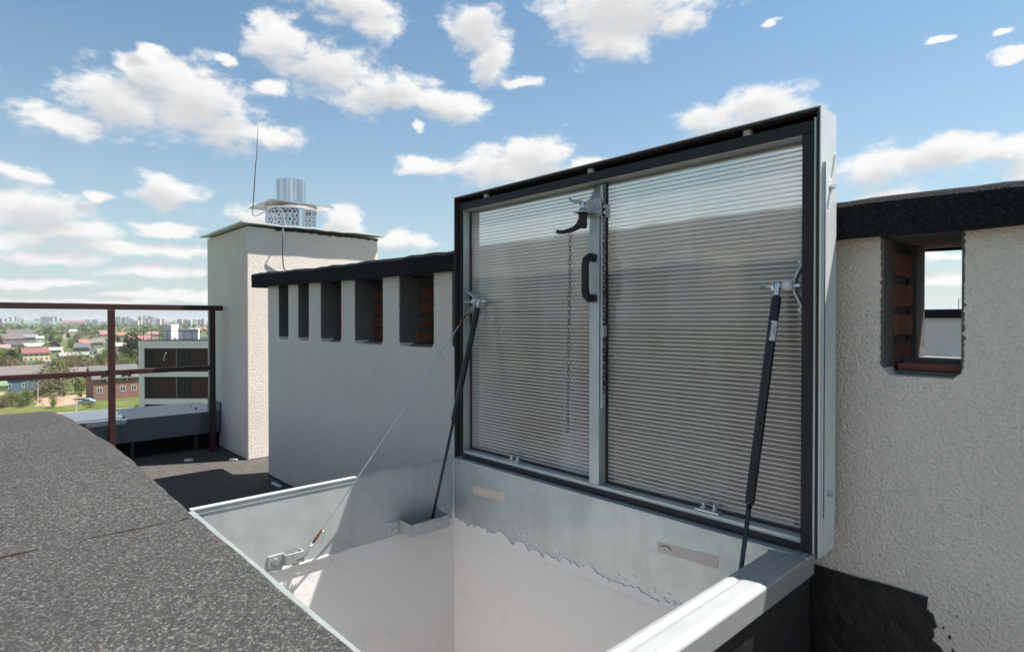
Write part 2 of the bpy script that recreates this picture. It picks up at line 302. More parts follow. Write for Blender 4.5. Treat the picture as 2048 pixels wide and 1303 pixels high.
# ------------------------------------------------------------------ mesh building
class MB:
    def __init__(s, scale=S): s.v = []; s.f = []; s.k = scale
    def add(s, vs, fs):
        o = len(s.v); s.v += [(x * s.k, y * s.k, z * s.k) for x, y, z in vs]; s.f += [tuple(i + o for i in f) for f in fs]; return s
    def box(s, x0, x1, y0, y1, z0, z1):
        return s.add([(x0,y0,z0),(x1,y0,z0),(x1,y1,z0),(x0,y1,z0),(x0,y0,z1),(x1,y0,z1),(x1,y1,z1),(x0,y1,z1)],
                     [(3,2,1,0),(4,5,6,7),(0,1,5,4),(1,2,6,5),(2,3,7,6),(3,0,4,7)])
    def prism(s, poly, axis, a, b):
        n = len(poly)
        def P(p, t):
            return {'x': (t, p[0], p[1]), 'y': (p[0], t, p[1]), 'z': (p[0], p[1], t)}[axis]
        vs = [P(p, a) for p in poly] + [P(p, b) for p in poly]
        fs = [tuple(range(n)), tuple(range(2 * n - 1, n - 1, -1))] + [(i, i + n, (i + 1) % n + n, (i + 1) % n) for i in range(n)]
        return s.add(vs, fs)
    def tube(s, pts, r, n=10, cap=True):
        pts = [Vector(p) for p in pts]; rs = r if isinstance(r, (list, tuple)) else [r] * len(pts)
        vs = []; fs = []; up = None
        for i, p in enumerate(pts):
            t = (pts[min(i + 1, len(pts) - 1)] - pts[max(i - 1, 0)]).normalized()
            if up is None: up = Vector((0, 0, 1)) if abs(t.z) < .9 else Vector((1, 0, 0))
            a = t.cross(up).normalized(); b = a.cross(t).normalized(); up = b
            for k in range(n):
                w = 2 * math.pi * k / n; vs.append(tuple(p + (a * math.cos(w) + b * math.sin(w)) * rs[i]))
        for i in range(len(pts) - 1):
            for k in range(n):
                fs.append((i*n+k, i*n+(k+1)%n, (i+1)*n+(k+1)%n, (i+1)*n+k))
        if cap: fs.append(tuple(range(n - 1, -1, -1))); fs.append(tuple(range((len(pts)-1)*n, len(pts)*n)))
        return s.add(vs, fs)
    def bar(s, p, q, w, h, side=(0, 0, 1)):
        p = Vector(p); q = Vector(q); t = (q - p).normalized(); a = t.cross(Vector(side)).normalized() * w / 2; b = a.cross(t).normalized() * h / 2
        vs = [tuple(c + i * a + j * b) for c in (p, q) for i, j in ((-1,-1),(1,-1),(1,1),(-1,1))]
        return s.add(vs, [(3,2,1,0),(4,5,6,7),(0,1,5,4),(1,2,6,5),(2,3,7,6),(3,0,4,7)])
    def grid(s, rows, close=False):
        n = len(rows[0]); vs = [p for r in rows for p in r]
        fs = [(i*n+j, i*n+j+1, (i+1)*n+j+1, (i+1)*n+j) for i in range(len(rows)-1) for j in range(n-1)]
        return s.add(vs, fs)
    def build(s, name, mat, parent=None, smooth=False, bevel=0, root=None):
        L = Vector((0, 0, 0))
        if root is None and parent is not None:
            root = parent
            while root.parent: root = root.parent
        if root is not None: L = ROOTS.get(root.name, Vector((0, 0, 0)))
        me = bpy.data.meshes.new(name); me.from_pydata([(x - L.x, y - L.y, z - L.z) for x, y, z in s.v], [], s.f)
        me.materials.append(MATS[mat] if isinstance(mat, str) else mat); me.validate(); me.update()
        import bmesh
        bm = bmesh.new(); bm.from_mesh(me); bmesh.ops.recalc_face_normals(bm, faces=bm.faces); bm.to_mesh(me); bm.free()
        if smooth: 
            for p in me.polygons: p.use_smooth = True
        o = bpy.data.objects.new(name, me); COL.objects.link(o)
        if parent is not None: o.parent = parent
        if bevel:
            m = o.modifiers.new('bevel', 'BEVEL'); m.width = bevel; m.segments = 2; m.limit_method = 'ANGLE'; m.angle_limit = R(40)
        return o
ROOTS = {}
def tag(o, label=None, cat=None, group=None, kind=None):
    if label: o['label'] = label
    if cat: o['category'] = cat
    if group: o['group'] = group
    if kind: o['kind'] = kind
    return o
def thing(name, label, cat, loc=(0, 0, 0), group=None, k=S):
    o = bpy.data.objects.new(name, None); COL.objects.link(o); o.location = [c * k for c in loc]; o.empty_display_size = .1
    ROOTS[o.name] = Vector(o.location); return tag(o, label, cat, group)
def instance(mesh_obj, name, loc, parent, rot=(0, 0, 0), scale=(1, 1, 1)):
    o = mesh_obj.copy(); o.name = name; COL.objects.link(o); o.parent = parent; o.location = loc; o.rotation_euler = rot; o.scale = scale; return o
def wob(x, a=1.0, seed=0.0):
    return a * (math.sin(x * 7.1 + seed) * .5 + math.sin(x * 17.3 + seed * 2.1) * .3 + math.sin(x * 41.7 + seed * 3.7) * .2)

# ================================================================== THE ROOF
HX0, HX1, HY0, HY1, ZC = .405, 1.25, .54, 1.6476, .514       # hatch opening and curb height
ROOF_Y = 5.5
m = MB(); xs = [-4, HX0, HX1 + .012, 9]; ys = [-4, HY0, HY1 + .012, ROOF_Y]
for i in range(3):
    for j in range(3):
        if (i, j) != (1, 1): m.add([(xs[i],ys[j],0),(xs[i+1],ys[j],0),(xs[i+1],ys[j+1],0),(xs[i],ys[j+1],0)], [(0,1,2,3)])
tag(m.build('roof', 'felt_roof'), kind='structure')
m = MB(); zb = -23 / S
m.add([(-4,-4,-.02),(9,-4,-.02),(9,ROOF_Y,-.02),(-4,ROOF_Y,-.02),(-4,-4,zb),(9,-4,zb),(9,ROOF_Y,zb),(-4,ROOF_Y,zb)], [(0,1,5,4),(1,2,6,5),(2,3,7,6),(3,0,4,7)])
tag(m.build('building_wall', 'stucco_far'), kind='structure')
# plastered shaft under the hatch
def shaft(name, m): return tag(m.build(name, 'plaster'), kind='structure')
Z0 = -2.3
shaft('shaft_wall_left', MB().box(HX0 - .01, HX1 + .02, HY1 + .0063, HY1 + .03, Z0, .495))
shaft('shaft_wall_back', MB().box(HX1 + .0063, HX1 + .03, HY0 - .01, HY1 + .007, Z0, .495))
shaft('shaft_wall_right', MB().box(HX0 - .01, HX1 + .007, HY0 - .03, HY0 - .008, Z0, .47))
shaft('shaft_wall_front', MB().box(HX0 - .03, HX0 - .0105, HY0 - .007, HY1 + .007, Z0, .485))
tag(MB().box(HX0 - .03, HX1 + .03, HY0 - .03, HY1 + .03, Z0 - .05, Z0 - .002).build('shaft_floor', 'cement'), kind='structure')

# ------------------------------------------------------------------ felt-covered block in the foreground
blk = thing('felt_covered_parapet', 'wide low parapet under grey mineral roofing felt, filling the near left corner', 'parapet', (-1.2, 1, 0))
MB().box(-3, .36, -2, 3.95, .002, .49).build('core', 'stucco', blk)
EDGE = [(-2, .4125), (.4, .4125), (1.5, .4115), (1.58, .4105), (1.65, .411), (1.86, .422), (2.2, .436), (2.6, .436), (2.85, .432), (3.07, .418), (3.5, .40), (3.8, .384), (3.98, .352), (4.06, .30)]
def edge(y):
    for (a, xa), (b, xb) in zip(EDGE, EDGE[1:]):
        if a <= y <= b: return xa + (xb - xa) * (y - a) / (b - a)
    return EDGE[0][1] if y < EDGE[0][0] else EDGE[-1][1]
def felt_sheet(y0, y1, z, ny, endround):
    rows = []
    for i in range(ny + 1):
        y = y0 + (y1 - y0) * i / ny; e = edge(y) + wob(y * 2.2, .0012 if y < 1.7 else .0035, 1); row = []
        drop = 0
        if endround: 
            t = max(0, (y - (y1 - .16)) / .16); drop = .06 * t ** 2.4
        prof = [(-3.0, 0), (-2, 0), (-1.4, 0), (-.9, 0), (-.5, 0), (-.25, 0), (0, 0), (.1, 0), (.2, 0), (.28, 0), (.335, 0)]
        for x, d in prof: row.append((min(x, e - .06), y, z + wob(x * 1.3 + y * .8, .0035, 2) + wob(y * 1.7 - x * 2.2, .003, 4) - drop))
        q = max(.28, min(1, (y - 1.6) / .5))
        for dx, d in ((-.045 * q, .001), (-.028 * q, .004 * q), (-.014 * q, .011 * q), (-.005 * q, .022 * q), (0, .038 * q), (.0, .09 * q) if q > .3 else (-.006, .011), (-.004, .47) if q > .3 else (-.03, .012)):
            row.append((e + dx, y, z - d - drop + wob(y * 1.9, .002, 4)))
        rows.append(row)
    if endround:
        last = rows[-1]; rows.append([(x, y1 + .012, zz - .05) for x, y, zz in last]); rows.append([(x, y1 + .014, .01) for x, y, zz in last])
    return MB().grid(rows)
felt_sheet(-2, 1.566, ZC + .0075, 70, False).build('felt_sheet', 'felt', blk, True)
felt_sheet(1.55, 4.1, ZC + .0025, 80, True).build('felt_sheet', 'felt', blk, True)
rows = []
for i in range(90):
    x = -2.5 + (edge(1.56) - .02 + 2.5) * i / 89; w = .0035 + .003 * abs(wob(x * 5, 1, 3)); yy = 1.568 + wob(x * 3, .0025, 5)
    zf = ZC + .0075 + wob(x * 1.3 + yy * .8, .0035, 2) + wob(yy * 1.7 - x * 2.2, .003, 4); rows.append([(x, yy - w * .9, zf - .001), (x, yy - w * .2, zf + .0012), (x, yy + w * .5, zf - .001), (x, yy + w * 1.2, zf - .006)])
MB().grid(rows).build('bitumen_bead', 'bitumen_brown', blk)

# ------------------------------------------------------------------ vent wall behind the hatch
XW, YE, TH = 1.3959, 3.7724, .33
ztop = lambda y: 1.170 + .0117 * y
ZO = .886
OPEN = [(3.603, 3.451), (3.3145, 3.166), (3.021, 2.779), (2.642, 2.372), (2.236, 1.971), (1.85, 1.58), (1.46, 1.19), (1.075, .765), (.66, .47), (.374, .233), (-.05, -.30), (-.5, -.75), (-1.0, -1.25)]
wall = thing('ventilation_wall', 'long white roughcast vent wall with square openings under a black felt coping', 'wall', (XW + .15, 1.5, 0))
rj = random.Random(11)
def pier(ya, yb, x0, x1, jit):
    "pier between two openings, ya > yb; ragged plaster edges"
    n = 70; poly = []
    for i in range(n + 1):
        t = i / n; z = ZO + (ztop(yb) - ZO) * t; fl = .018 * max(0, 1 - (z - ZO) / .03) ** 2
        poly.append((yb - fl + rj.gauss(0, jit), z))
    for i in range(n, -1, -1):
        t = i / n; z = ZO + (ztop(ya) - ZO) * t; fl = .018 * max(0, 1 - (z - ZO) / .03) ** 2
        poly.append((ya + fl + rj.gauss(0, jit), z))
    return poly
lips = MB(); core = MB(); YB = -2.5
lips.box(XW, XW + TH, YB, YE, 0, ZO)
edges = [YE] + [e for o in OPEN for e in o] + [YB]
for i in range(0, len(edges), 2):
    ya, yb = edges[i], edges[i + 1]
    p = pier(ya, yb, 0, 0, .0012)
    if i == 0: p = [(min(a, YE) if a > YE - .03 else a, z) for a, z in p]
    if i == 0: p = [((YE, z) if abs(a - YE) < .03 else (a, z)) for a, z in p]
    lips.prism(p, 'x', XW, XW + .072)
    p2 = [(a + (.012 if abs(a - yb) < .03 else -.012), z) for a, z in p]
    if abs(yb - .374) < .001 or abs(ya - .233) < .001: lips.prism(p, 'x', XW + TH - .09, XW + TH)
    else: lips.box(XW + TH - .09, XW + TH, yb, ya, ZO, ztop(yb))
    core.box(XW + .072, XW + TH - .09, yb + .006, ya - .006 if i else YE - .001, ZO, ztop(yb))
wbody = lips.build('wall', 'stucco', wall)
core.build('mortar_core', 'cement', wall)
for a, b in OPEN:
    if a != .374: MB().box(XW + TH - .09, XW + TH - .001, b, a, ZO + .0005, ztop(b) - .001).build('duct_back', 'cement', wall)
# bricks showing in the reveals
bm_ = MB().box(-.075, .075, -.012, .012, -.0255, .0255).build('brick', 'brick', None, bevel=.004); bm_.parent = wall
first = True
for a, b in OPEN:
    for yy, sgn in ((a, 1), (b, -1)):
        for c in range(4):
            z = ZO + .036 + c * .0675
            if z > ztop(a) - .02: continue
            L = ROOTS[wall.name]; off = rj.uniform(-.006, .003)
            pos = Vector(((XW + .165 + rj.uniform(-.008, .008)) * S, (yy + sgn * (.0095 + off)) * S, z * S)) - L
            rot = (rj.uniform(-.03, .03), rj.uniform(-.03, .03), rj.uniform(-.03, .03))
            if first: bm_.location = pos; bm_.rotation_euler = rot; first = False
            else: instance(bm_, 'brick', pos, wall, rot, (rj.uniform(.85, 1.05), 1, rj.uniform(.92, 1.04)))
    thru = a == .374; xl = XW + (.075 if thru else .108)
    MB().box(XW + .05, XW + TH - .1, b + .01, a - .01, ZO + .0005, ZO + .008).build('sill_mortar', 'cement', wall)
    for y0, y1 in ((a - .0052, a + .004), (b - .004, b + .0052)):
        MB().box(XW + .0035, xl, y0, y1, ZO + .004, ztop(b) - .0005).build('reveal_render', 'cement', wall)
        if thru: MB().box(XW + TH - .094, XW + TH - .02, y0 - (.006 if y0 > .3 else 0), y1 + (0 if y0 > .3 else .006), ZO + .0085, ztop(b) - .0005).build('reveal_render', 'cement', wall)
    if thru: MB().box(XW + .075, XW + .15, b + .006, a - .012, ZO + .0085, ZO + .022).build('sill_brick', 'brick', wall, bevel=.003); MB().box(XW + .15, XW + TH - .004, b + .0055, a - .0055, ZO + .0085, ZO + .027).build('sill_mortar', 'cement', wall)
# felt coping: slab below, felt wrapped over it
MB().add([(x, y, ztop(y) + dz) for x in (XW - .02, XW + TH + .02) for y in (YB, YE + .12) for dz in (.002, .05)], [(0,1,3,2),(4,5,7,6),(0,1,5,4),(2,3,7,6),(0,2,6,4),(1,3,7,5)]).build('coping_slab', 'cement', wall)
rows = []; n = 150
for i in range(n + 1):
    y = YB + (YE + .19 - YB) * i / n; zt = ztop(y) + .078 + .012 * max(0, (y - 3) / 1) + wob(y * 2.1, .0035, 3) + wob(y * 6, .0016, 1); zbm = ztop(y) - .004 + wob(y * 3, .0015, 6); e = wob(y * 2.6, .003, 9)
    x0, x1 = XW - .036 + e, XW + TH + .035
    rows.append([(x0 + .012, y, zbm), (x0 - .001, y, zbm + .001), (x0, y, zbm + .03), (x0 - .002, y, zt - .014), (x0 + .005, y, zt - .004), (x0 + .016, y, zt), (x0 + .09, y, zt + .004), (x0 + .2, y, zt + .006 + wob(y * 3, .002, 2)), (x0 + .3, y, zt + .003), (x1 - .01, y, zt), (x1, y, zt - .012), (x1, y, zbm), (x1 - .012, y, zbm)])
g = MB().grid(rows)
g.add(rows[-1], [tuple(range(len(rows[-1])))]); g.add(rows[0], [tuple(range(len(rows[0])))])
g.build('felt_coping', 'felt_dark', wall, False)
MB().tube([(XW + .02, 1.86, 1.272), (XW + .02, 1.83, 1.274), (XW + .02, 1.80, 1.272)], [.006, .013, .006], 8).build('felt_lump', 'bitumen', wall, True)
# felt upstand at the wall foot, torn off at its right end
top = [(1.6 - i * (1.6 - .2875) / 40, .452 + wob(i * .7, .002, 1)) for i in range(41)]
rag = [(.289, .425), (.279, .421), (.2755, .408), (.272, .398), (.279, .391), (.276, .378), (.281, .369), (.268, .361), (.262, .353), (.266, .33), (.25, .3), (.256, .26), (.24, .2), (.246, .12), (.235, .004)]
MB().prism([(1.6, .004)] + top + rag, 'x', XW - .007, XW - .0008).build('felt_upstand', 'bitumen', wall)
for (y, z, r_) in ((.262, .4, .002), (.252, .385, .003), (.247, .36, .0035), (.241, .43, .0015)):
    MB().prism([(y + r_ * math.cos(k * 1.05) * (.5 + .4 * (k % 2)), z + r_ * 1.5 * math.sin(k * 1.05)) for k in range(6)], 'x', XW - .003, XW - .0006).build('bitumen_fleck', 'bitumen', wall)
rows = []
for i in range(60):                       # ragged bitumen seam where wall meets roof felt
    y = 1.7 + (YE - 1.7) * i / 59; w = .012 + .008 * abs(wob(y * 9, 1, 2)); rows.append([(XW - w - .012, y, .003), (XW - .006, y, .006 + w * .5), (XW - .002, y, .012 + w)])
MB().grid(rows).build('bitumen_seam', 'bitumen', wall)

# ------------------------------------------------------------------ chimney
CX0, CX1, CY0, CY1, CZ = 1.4667, 2.516, 4.358, 5.302, 1.673
chim = thing('chimney', 'square white roughcast chimney with a metal cap and shiny steel flue', 'chimney', (1.99, 4.83, 0))
MB().box(CX0, CX1, CY0, CY1, 0, CZ).build('stack', 'stucco', chim, bevel=.006)
rows = []; ov = .046; n = 24
for i in range(n + 1):
    rows.append([])
    for j in range(n + 1):
        x = CX0 - ov + (CX1 - CX0 + 2 * ov) * i / n; y = CY0 - ov + (CY1 - CY0 + 2 * ov) * j / n
        rows[-1].append((x, y, CZ + .014 + wob(x * 2.1 + y * .7, .006, 2) * (1 if i in (0, n) or j in (0, n) else .5) + .012 * (x - CX0)))
cp = MB().grid(rows).build('cap_plate', 'sheet', chim)
sm = cp.modifiers.new('thick', 'SOLIDIFY'); sm.thickness = .012; sm.offset = 1
rows = [[(x, CY0 - .004 - .012 * abs(wob(x * 6, 1, 4)), CZ + .004), (x, CY0 - .002, CZ - .006 - .012 * abs(wob(x * 9, 1, 3)))] for x in [CX0 + .2 + (CX1 - CX0 - .2) * i / 40 for i in range(41)]]
MB().grid(rows).build('mortar_gap', 'bitumen', chim)
fcx, fcy = 1.98, 4.83
pipe = MB()
def ringwall(m, r, z0, z1, n=48, r2=None):
    rows = [[(fcx + rr * math.cos(2*math.pi*k/n), fcy + rr * math.sin(2*math.pi*k/n), z) for k in range(n + 1)] for rr, z in ((r, z0), (r, z1), (r - .004, z1), (r - .004, z0))]
    return m.grid(rows)
ringwall(pipe, .115, 1.72, 2.155); pipe.build('flue_pipe', 'inox', chim, True).modifiers.new('es', 'EDGE_SPLIT')
# honeycomb-perforated collar under the cowl plate: drum of hexagonal cells
col = MB(); r = .2; nc = 36; rowsN = 6; cell = 2 * math.pi * r / nc; z0 = 1.705; ch = cell * .866
for k in range(rowsN):
    for j in range(nc):
        a0 = (j + (.5 if k % 2 else 0)) * 2 * math.pi / nc; zc_ = z0 + (k + .5) * ch
        if j % 9 in (0,): continue
        ring = []
        for rad, dz in ((cell * .60, 0), (cell * .40, 0)):
            for q in range(6):
                w = math.pi / 6 + q * math.pi / 3; aa = a0 + rad * math.cos(w) / r
                ring.append((fcx + r * math.cos(aa), fcy + r * math.sin(aa), zc_ + rad * math.sin(w)))
        col.add(ring, [(q, (q + 1) % 6, (q + 1) % 6 + 6, q + 6) for q in range(6)])
for j in range(0, nc, 9):
    a0, a1 = (j - .6) * 2 * math.pi / nc, (j + 1.1) * 2 * math.pi / nc
    col.grid([[(fcx + (r + .002) * math.cos(a), fcy + (r + .002) * math.sin(a), z) for a in (a0, (a0 + a1) / 2, a1)] for z in (1.69, 1.93)])
collar = col.build('perforated_collar', 'inox', chim)
so = collar.modifiers.new('thick', 'SOLIDIFY'); so.thickness = .003
ringwall(MB(), .203, 1.895, 1.928).build('collar_rim', 'inox_flat', chim, True)
ringwall(MB(), .206, 1.688, 1.708).build('collar_rim', 'inox_flat', chim, True)
rows = [[(fcx + (-.255 + .51 * i / 12), fcy + (-.255 + .51 * j / 12), 1.93 + .012 * (1 - max(abs(i - 6), abs(j - 6)) / 6) + wob(i * .3 + j * .2, .002)) for j in range(13)] for i in range(13)]
o = MB().grid(rows).build('cowl_plate', 'inox_flat', chim); sm = o.modifiers.new('thick', 'SOLIDIFY'); sm.thickness = .008; sm.offset = 1
rod = thing('lightning_rod', 'thin bent lightning rod with its wire running down the chimney', 'lightning rod', (1.56, 4.45, 1.78))
MB().tube([(1.580, 4.45, 2.482), (1.573, 4.45, 2.3), (1.5705, 4.45, 2.2), (1.562, 4.45, 2.15), (1.553, 4.46, 1.95), (1.545, 4.47, 1.80)], [.0018, .003, .0036, .0042, .0045, .0045], 8).build('mast', 'wire', rod, True)
wire = [(1.545, 4.47, 1.80), (1.548, 4.47, 1.778), (1.56, 4.475, 1.768), (1.60, 4.48, 1.786), (1.66, 4.49, 1.83), (1.70, 4.49, 1.853), (1.73, 4.48, 1.857), (1.75, 4.45, 1.83), (1.755, 4.42, 1.77), (1.745, 4.36, 1.71), (1.70, 4.302, 1.66), (1.705, 4.31, 1.60), (1.71, 4.33, 1.48), (1.722, 4.345, 1.40), (1.745, 4.345, 1.345), (1.775, 4.345, 1.3), (1.79, 4.345, 1.1), (1.79, 4.345, .05)]
MB().tube(wire, .0046, 8).build('wire', 'wire', rod, True)

# ------------------------------------------------------------------ edge parapet and railing
par = thing('edge_parapet', 'low roof-edge parapet clad in slate-grey coated sheet beside the chimney', 'parapet', (.4, 5.2, 0))
PY0, PY1, PZ = 4.95, 5.5, .29
MB().box(-4, CX0 - .002, PY0 + .06, PY1 - .03, .002, PZ - .012).build('core', 'felt_dark', par)
px = [CX0 - .004, .80, .13, -.6, -1.4, -2.3, -4]
for i in range(len(px) - 1):
    x1, x0 = px[i] - .002, px[i + 1]; z = PZ + (.004 if i % 2 else 0)
    prof = [(PY0, .124), (PY0, z), (PY1, z + .012), (PY1, .12), (PY1 - .006, .12), (PY1 - .006, z + .006), (PY0 + .006, z - .006), (PY0 + .006, .124)]
    MB().prism(prof, 'x', x0, x1).build('cap_panel', 'parapet', par)
    if i < 3:
        for yy in (PY0 + .10, PY0 + .28):
            MB().tube([(x0 + .03, yy, z), (x0 + .03, yy, z + .010)], [.011, .008], 8).build('rivet', 'bitumen', par)
for yy in (PY0 + .2, PY0 + .36): MB().tube([(CX0 - .13, yy, PZ), (CX0 - .13, yy, PZ + .012)], [.011, .008], 8).build('rivet', 'bitumen', par)
MB().prism([(PY0 - .001, .278), (PY0 - .001, .352), (5.27, .374), (5.27, .29)], 'x', CX0 - .012, CX0 - .004).build('upstand_flashing', 'parapet', par)
for x in (1.28, .86): MB().box(x, x + .02, PY0 + .02, PY0 + .055, .003, .123).build('drip_bracket', 'felt_roof', par)
rail = thing('railing', 'oxide-red steel railing along the roof edge', 'railing', (.4, 4.85, 0))
MB().box(-2.4, 1.448, 4.83, 4.87, 1.074, 1.113).build('top_rail', 'red_rail', rail, bevel=.004)
MB().box(-2.4, 1.372, 4.834, 4.866, .622, .656).build('mid_rail', 'red_rail', rail, bevel=.004)
for x in (1.372, .729, -.02, -.75, -1.5, -2.3): MB().box(x - .02, x + .02, 4.829, 4.871, .003, 1.0735).build('post', 'red_rail', rail, bevel=.004)
# debris crumbs on the roof felt
tag(MB().prism([(1.12, 4.62), (1.16, 4.60), (1.18, 4.625), (1.13, 4.645)], 'z', .001, .012).build('plaster_crumb', 'plaster'), 'small white plaster crumb on the roof felt beside the railing', 'crumb')
tag(MB().prism([(1.36, 4.42), (1.40, 4.385), (1.412, 4.40), (1.37, 4.437)], 'z', .001, .014).build('plaster_crumb', 'plaster'), 'pale plaster flake at the foot of the chimney', 'crumb')
tag(MB().prism([(1.355, 3.62), (1.37, 3.62), (1.372, 3.50), (1.36, 3.50)], 'z', .001, .012).build('plaster_strip', 'plaster'), 'narrow white plaster strip at the foot of the vent wall', 'plaster strip')

# ================================================================== THE HATCH
hatch = thing('roof_hatch', 'open roof hatch with a galvanised curb and an upright translucent lid', 'roof hatch', (.82, 1.1, 0))
T = .006
# curb sheets
def panel_poly(a, b, z0, z1): return [(a, z0), (b, z0), (b, z1), (a, z1)]
pl = MB().prism(panel_poly(HX0 + .008, HX1 - .001, .302, ZC), 'y', HY1, HY1 + T)
pl.box(HX0 + .008, HX1 - .001, HY1 - .004, HY1 + .012, ZC + .0004, ZC + .0052); pl.box(HX0 + .008, HX1 - .001, HY1 - .002, HY1 - .0002, ZC - .012, ZC - .0004)
left_panel = pl.build('curb_panel', 'galv', hatch, bevel=.0008)
pb = MB().prism(panel_poly(HY0 + .002, HY1 - .0025, .302, ZC - .002), 'x', HX1, HX1 + T); pb.box(HX1 - .003, HX1 + .12, HY0 - .08, HY1 - .0045, ZC - .0016, ZC + .004)
back_panel = pb.build('curb_panel', 'galv', hatch, bevel=.0008)
MB().prism(panel_poly(HX0 + .008, HX1 - .001, .302, ZC - .03), 'y', HY0 - T, HY0 - .0005).build('curb_panel', 'galv', hatch)
pf = MB().prism(panel_poly(HY0 + .002, HY1 - .006, .302, ZC - .001), 'x', HX0 - .002, HX0 + T); pf.box(HX0 + .0005, HX0 + .0145, HY0 + .002, HY1 - .006, ZC - .0006, ZC + .002)
pf.build('curb_panel', 'dull_lip', hatch, bevel=.0008)
# plaster smeared over the lower edge of the back and left sheets
def smear(axis, a, b, plane, out, base, amp, seed, low=.2975, name='plaster_smear'):
    rr = random.Random(seed); n = 160; topv = []; z = base
    for i in range(n + 1):
        z += rr.gauss(0, amp * .5) + (base - z) * .25; topv.append((a + (b - a) * i / n, max(z, low + .002)))
    poly = [(a, low)] + topv + [(b, low)]
    return MB().prism(poly, axis, plane, plane + out).build(name, 'plaster', hatch)
smear('x', HY0 + .004, HY1 - .008, HX1 - .0002, -.0024, .311, .008, 5, .2905)
smear('y', HX0 + .01, HX1 - .006, HY1 - .0002, -.0016, .303, .0025, 8, .2985)
rd = random.Random(19)
for k in range(16):
    y, z, r_ = rd.uniform(.62, 1.6), .325 + abs(rd.gauss(0, .012)), rd.uniform(.003, .010)
    MB().prism([(y + r_ * rd.uniform(.6, 1.5) * math.cos(q * .7), z + r_ * rd.uniform(.3, .8) * math.sin(q * .7)) for q in range(9)], 'x', HX1 - .0014, HX1 - .0003).build('plaster_dab', 'plaster', hatch)
MB().tube([(HX1 - .003, HY1 - .003, .30), (HX1 - .003, HY1 - .003, .4), (HX1 - .002, HY1 - .002, ZC - .003)], [.006, .003, .002], 6).build('corner_sealant', 'plaster', hatch)
# right-hand curb cap, folded sheet with a bead along the inner edge
prof = [(HY0 + .002, .478), (HY0 + .002, .506), (HY0 - .004, .5125), (HY0 - .014, .5155), (HY0 - .026, .5135), (HY0 - .036, .5165), (HY0 - .062, .5185), (HY0 - .076, .5165), (HY0 - .0785, .513), (HY0 - .0785, .474), (HY0 - .073, .474), (HY0 - .073, .508), (HY0 - .004, .504), (HY0 - .004, .478)]
MB().prism([(y, z) for y, z in prof], 'x', .16, HX1 + .035).build('curb_cap', 'galv_bright', hatch, bevel=.0012)
MB().box(.16, HX1 + .01, HY0 - .071, HY0 - .0305, .003, .4735).build('curb_upstand', 'bitumen', hatch)
MB().box(HX1 + .0105, HX1 + .03, HY0 - .071, HY1, .003, ZC - .02).build('curb_upstand', 'bitumen', hatch)
MB().box(HX0, HX1, HY1 + .031, HY1 + .04, .003, ZC - .05).build('curb_upstand', 'bitumen', hatch)
# taped notes on the back sheet
def note(y0, y1, z0, z1, tilt, curl):
    poly = [(y0, z1), (y0 - .004, z0 + .004), (y1 + .004, z0 + tilt), (y1, z1 + tilt)]
    o = MB().prism(poly, 'x', HX1 - .0009, HX1 - .0002).build('paper_label', 'tape', hatch); return o
n1 = note(1.54, 1.374, .41, .442, .013, 0)
n2 = note(.818, .654, .424, .452, .011, 0)
MB().tube([(HX1 - .0016, .806, .4430), (HX1 - .0016, .80, .4475), (HX1 - .0016, .79, .4485), (HX1 - .0016, .782, .4465), (HX1 - .0016, .777, .442)], .0009, 6).build('pen_mark', 'ink', n2)
# brackets on the curb
def bolt(m, p, axis, r=.006, h=.006):
    a = Vector({'x': (-1, 0, 0), 'y': (0, -1, 0), 'z': (0, 0, 1), '+y': (0, 1, 0), '+x': (1, 0, 0)}[axis]); p = Vector(p)
    m.tube([p, p + a * .0015], r * 1.5, 12); m.tube([p + a * .0016, p + a * h], r, 6); return m
def strut_bracket(side):
    y0 = HY1 - .0003 if side > 0 else HY0 + .0003; s = -side
    m = MB(); f = lambda d: y0 + s * d
    def bx(x0, x1, a, b, z0, z1): m.box(x0, x1, min(f(a), f(b)), max(f(a), f(b)), z0, z1)
    bx(.985, 1.03, 0, .004, .312, .352); bx(1.026, 1.030, .0045, .07, .312, .352); bx(1.0305, 1.176, .066, .07, .310, .350); bx(1.1765, 1.1805, .0045, .07, .312, .352); bx(1.177, 1.215, 0, .004, .318, .36); bx(1.0305, 1.176, .0045, .0655, .310, .314)
    o = m.build('strut_bracket', 'galv', hatch, bevel=.0012)
    ax = 'y' if side > 0 else '+y'
    for p in ((1.005, f(.004), .342), (1.005, f(.004), .320), (1.197, f(.004), .342), (1.13, f(.07), .334)): MB_b = bolt(MB(), p, ax); MB_b.build('bolt', 'zinc', o)
    return o
strut_bracket(1); strut_bracket(-1)
hb = MB().box(.606, .650, HY1 - .0045, HY1 - .0005, .312, .346); hb.box(.6505, .668, HY1 - .022, HY1 - .018, .314, .344); hb.box(.6475, .6512, HY1 - .0215, HY1 - .001, .314, .344); hb.box(.6685, .700, HY1 - .0225, HY1 - .0185, .314, .344); hb.box(.696, .700, HY1 - .018, HY1 - .001, .314, .344)
hk = hb.build('cable_bracket', 'galv_bright', hatch, bevel=.001)
bolt(MB(), (.626, HY1 - .0045, .329), 'y', .008, .008).build('bolt', 'zinc', hk)
kb = MB().box(HX0 + T + .001, HX0 + .034, 1.155, 1.158, .462, .488); kb.box(HX0 + T + .001, HX0 + .034, 1.190, 1.193, .462, .488); kb.box(HX0 + .031, HX0 + .0345, 1.1585, 1.1895, .462, .488)
kk = kb.build('latch_keeper', 'galv', hatch); bolt(MB(), (HX0 + T, 1.04, .497), '+x', .006, .010).build('bolt', 'zinc', hatch)

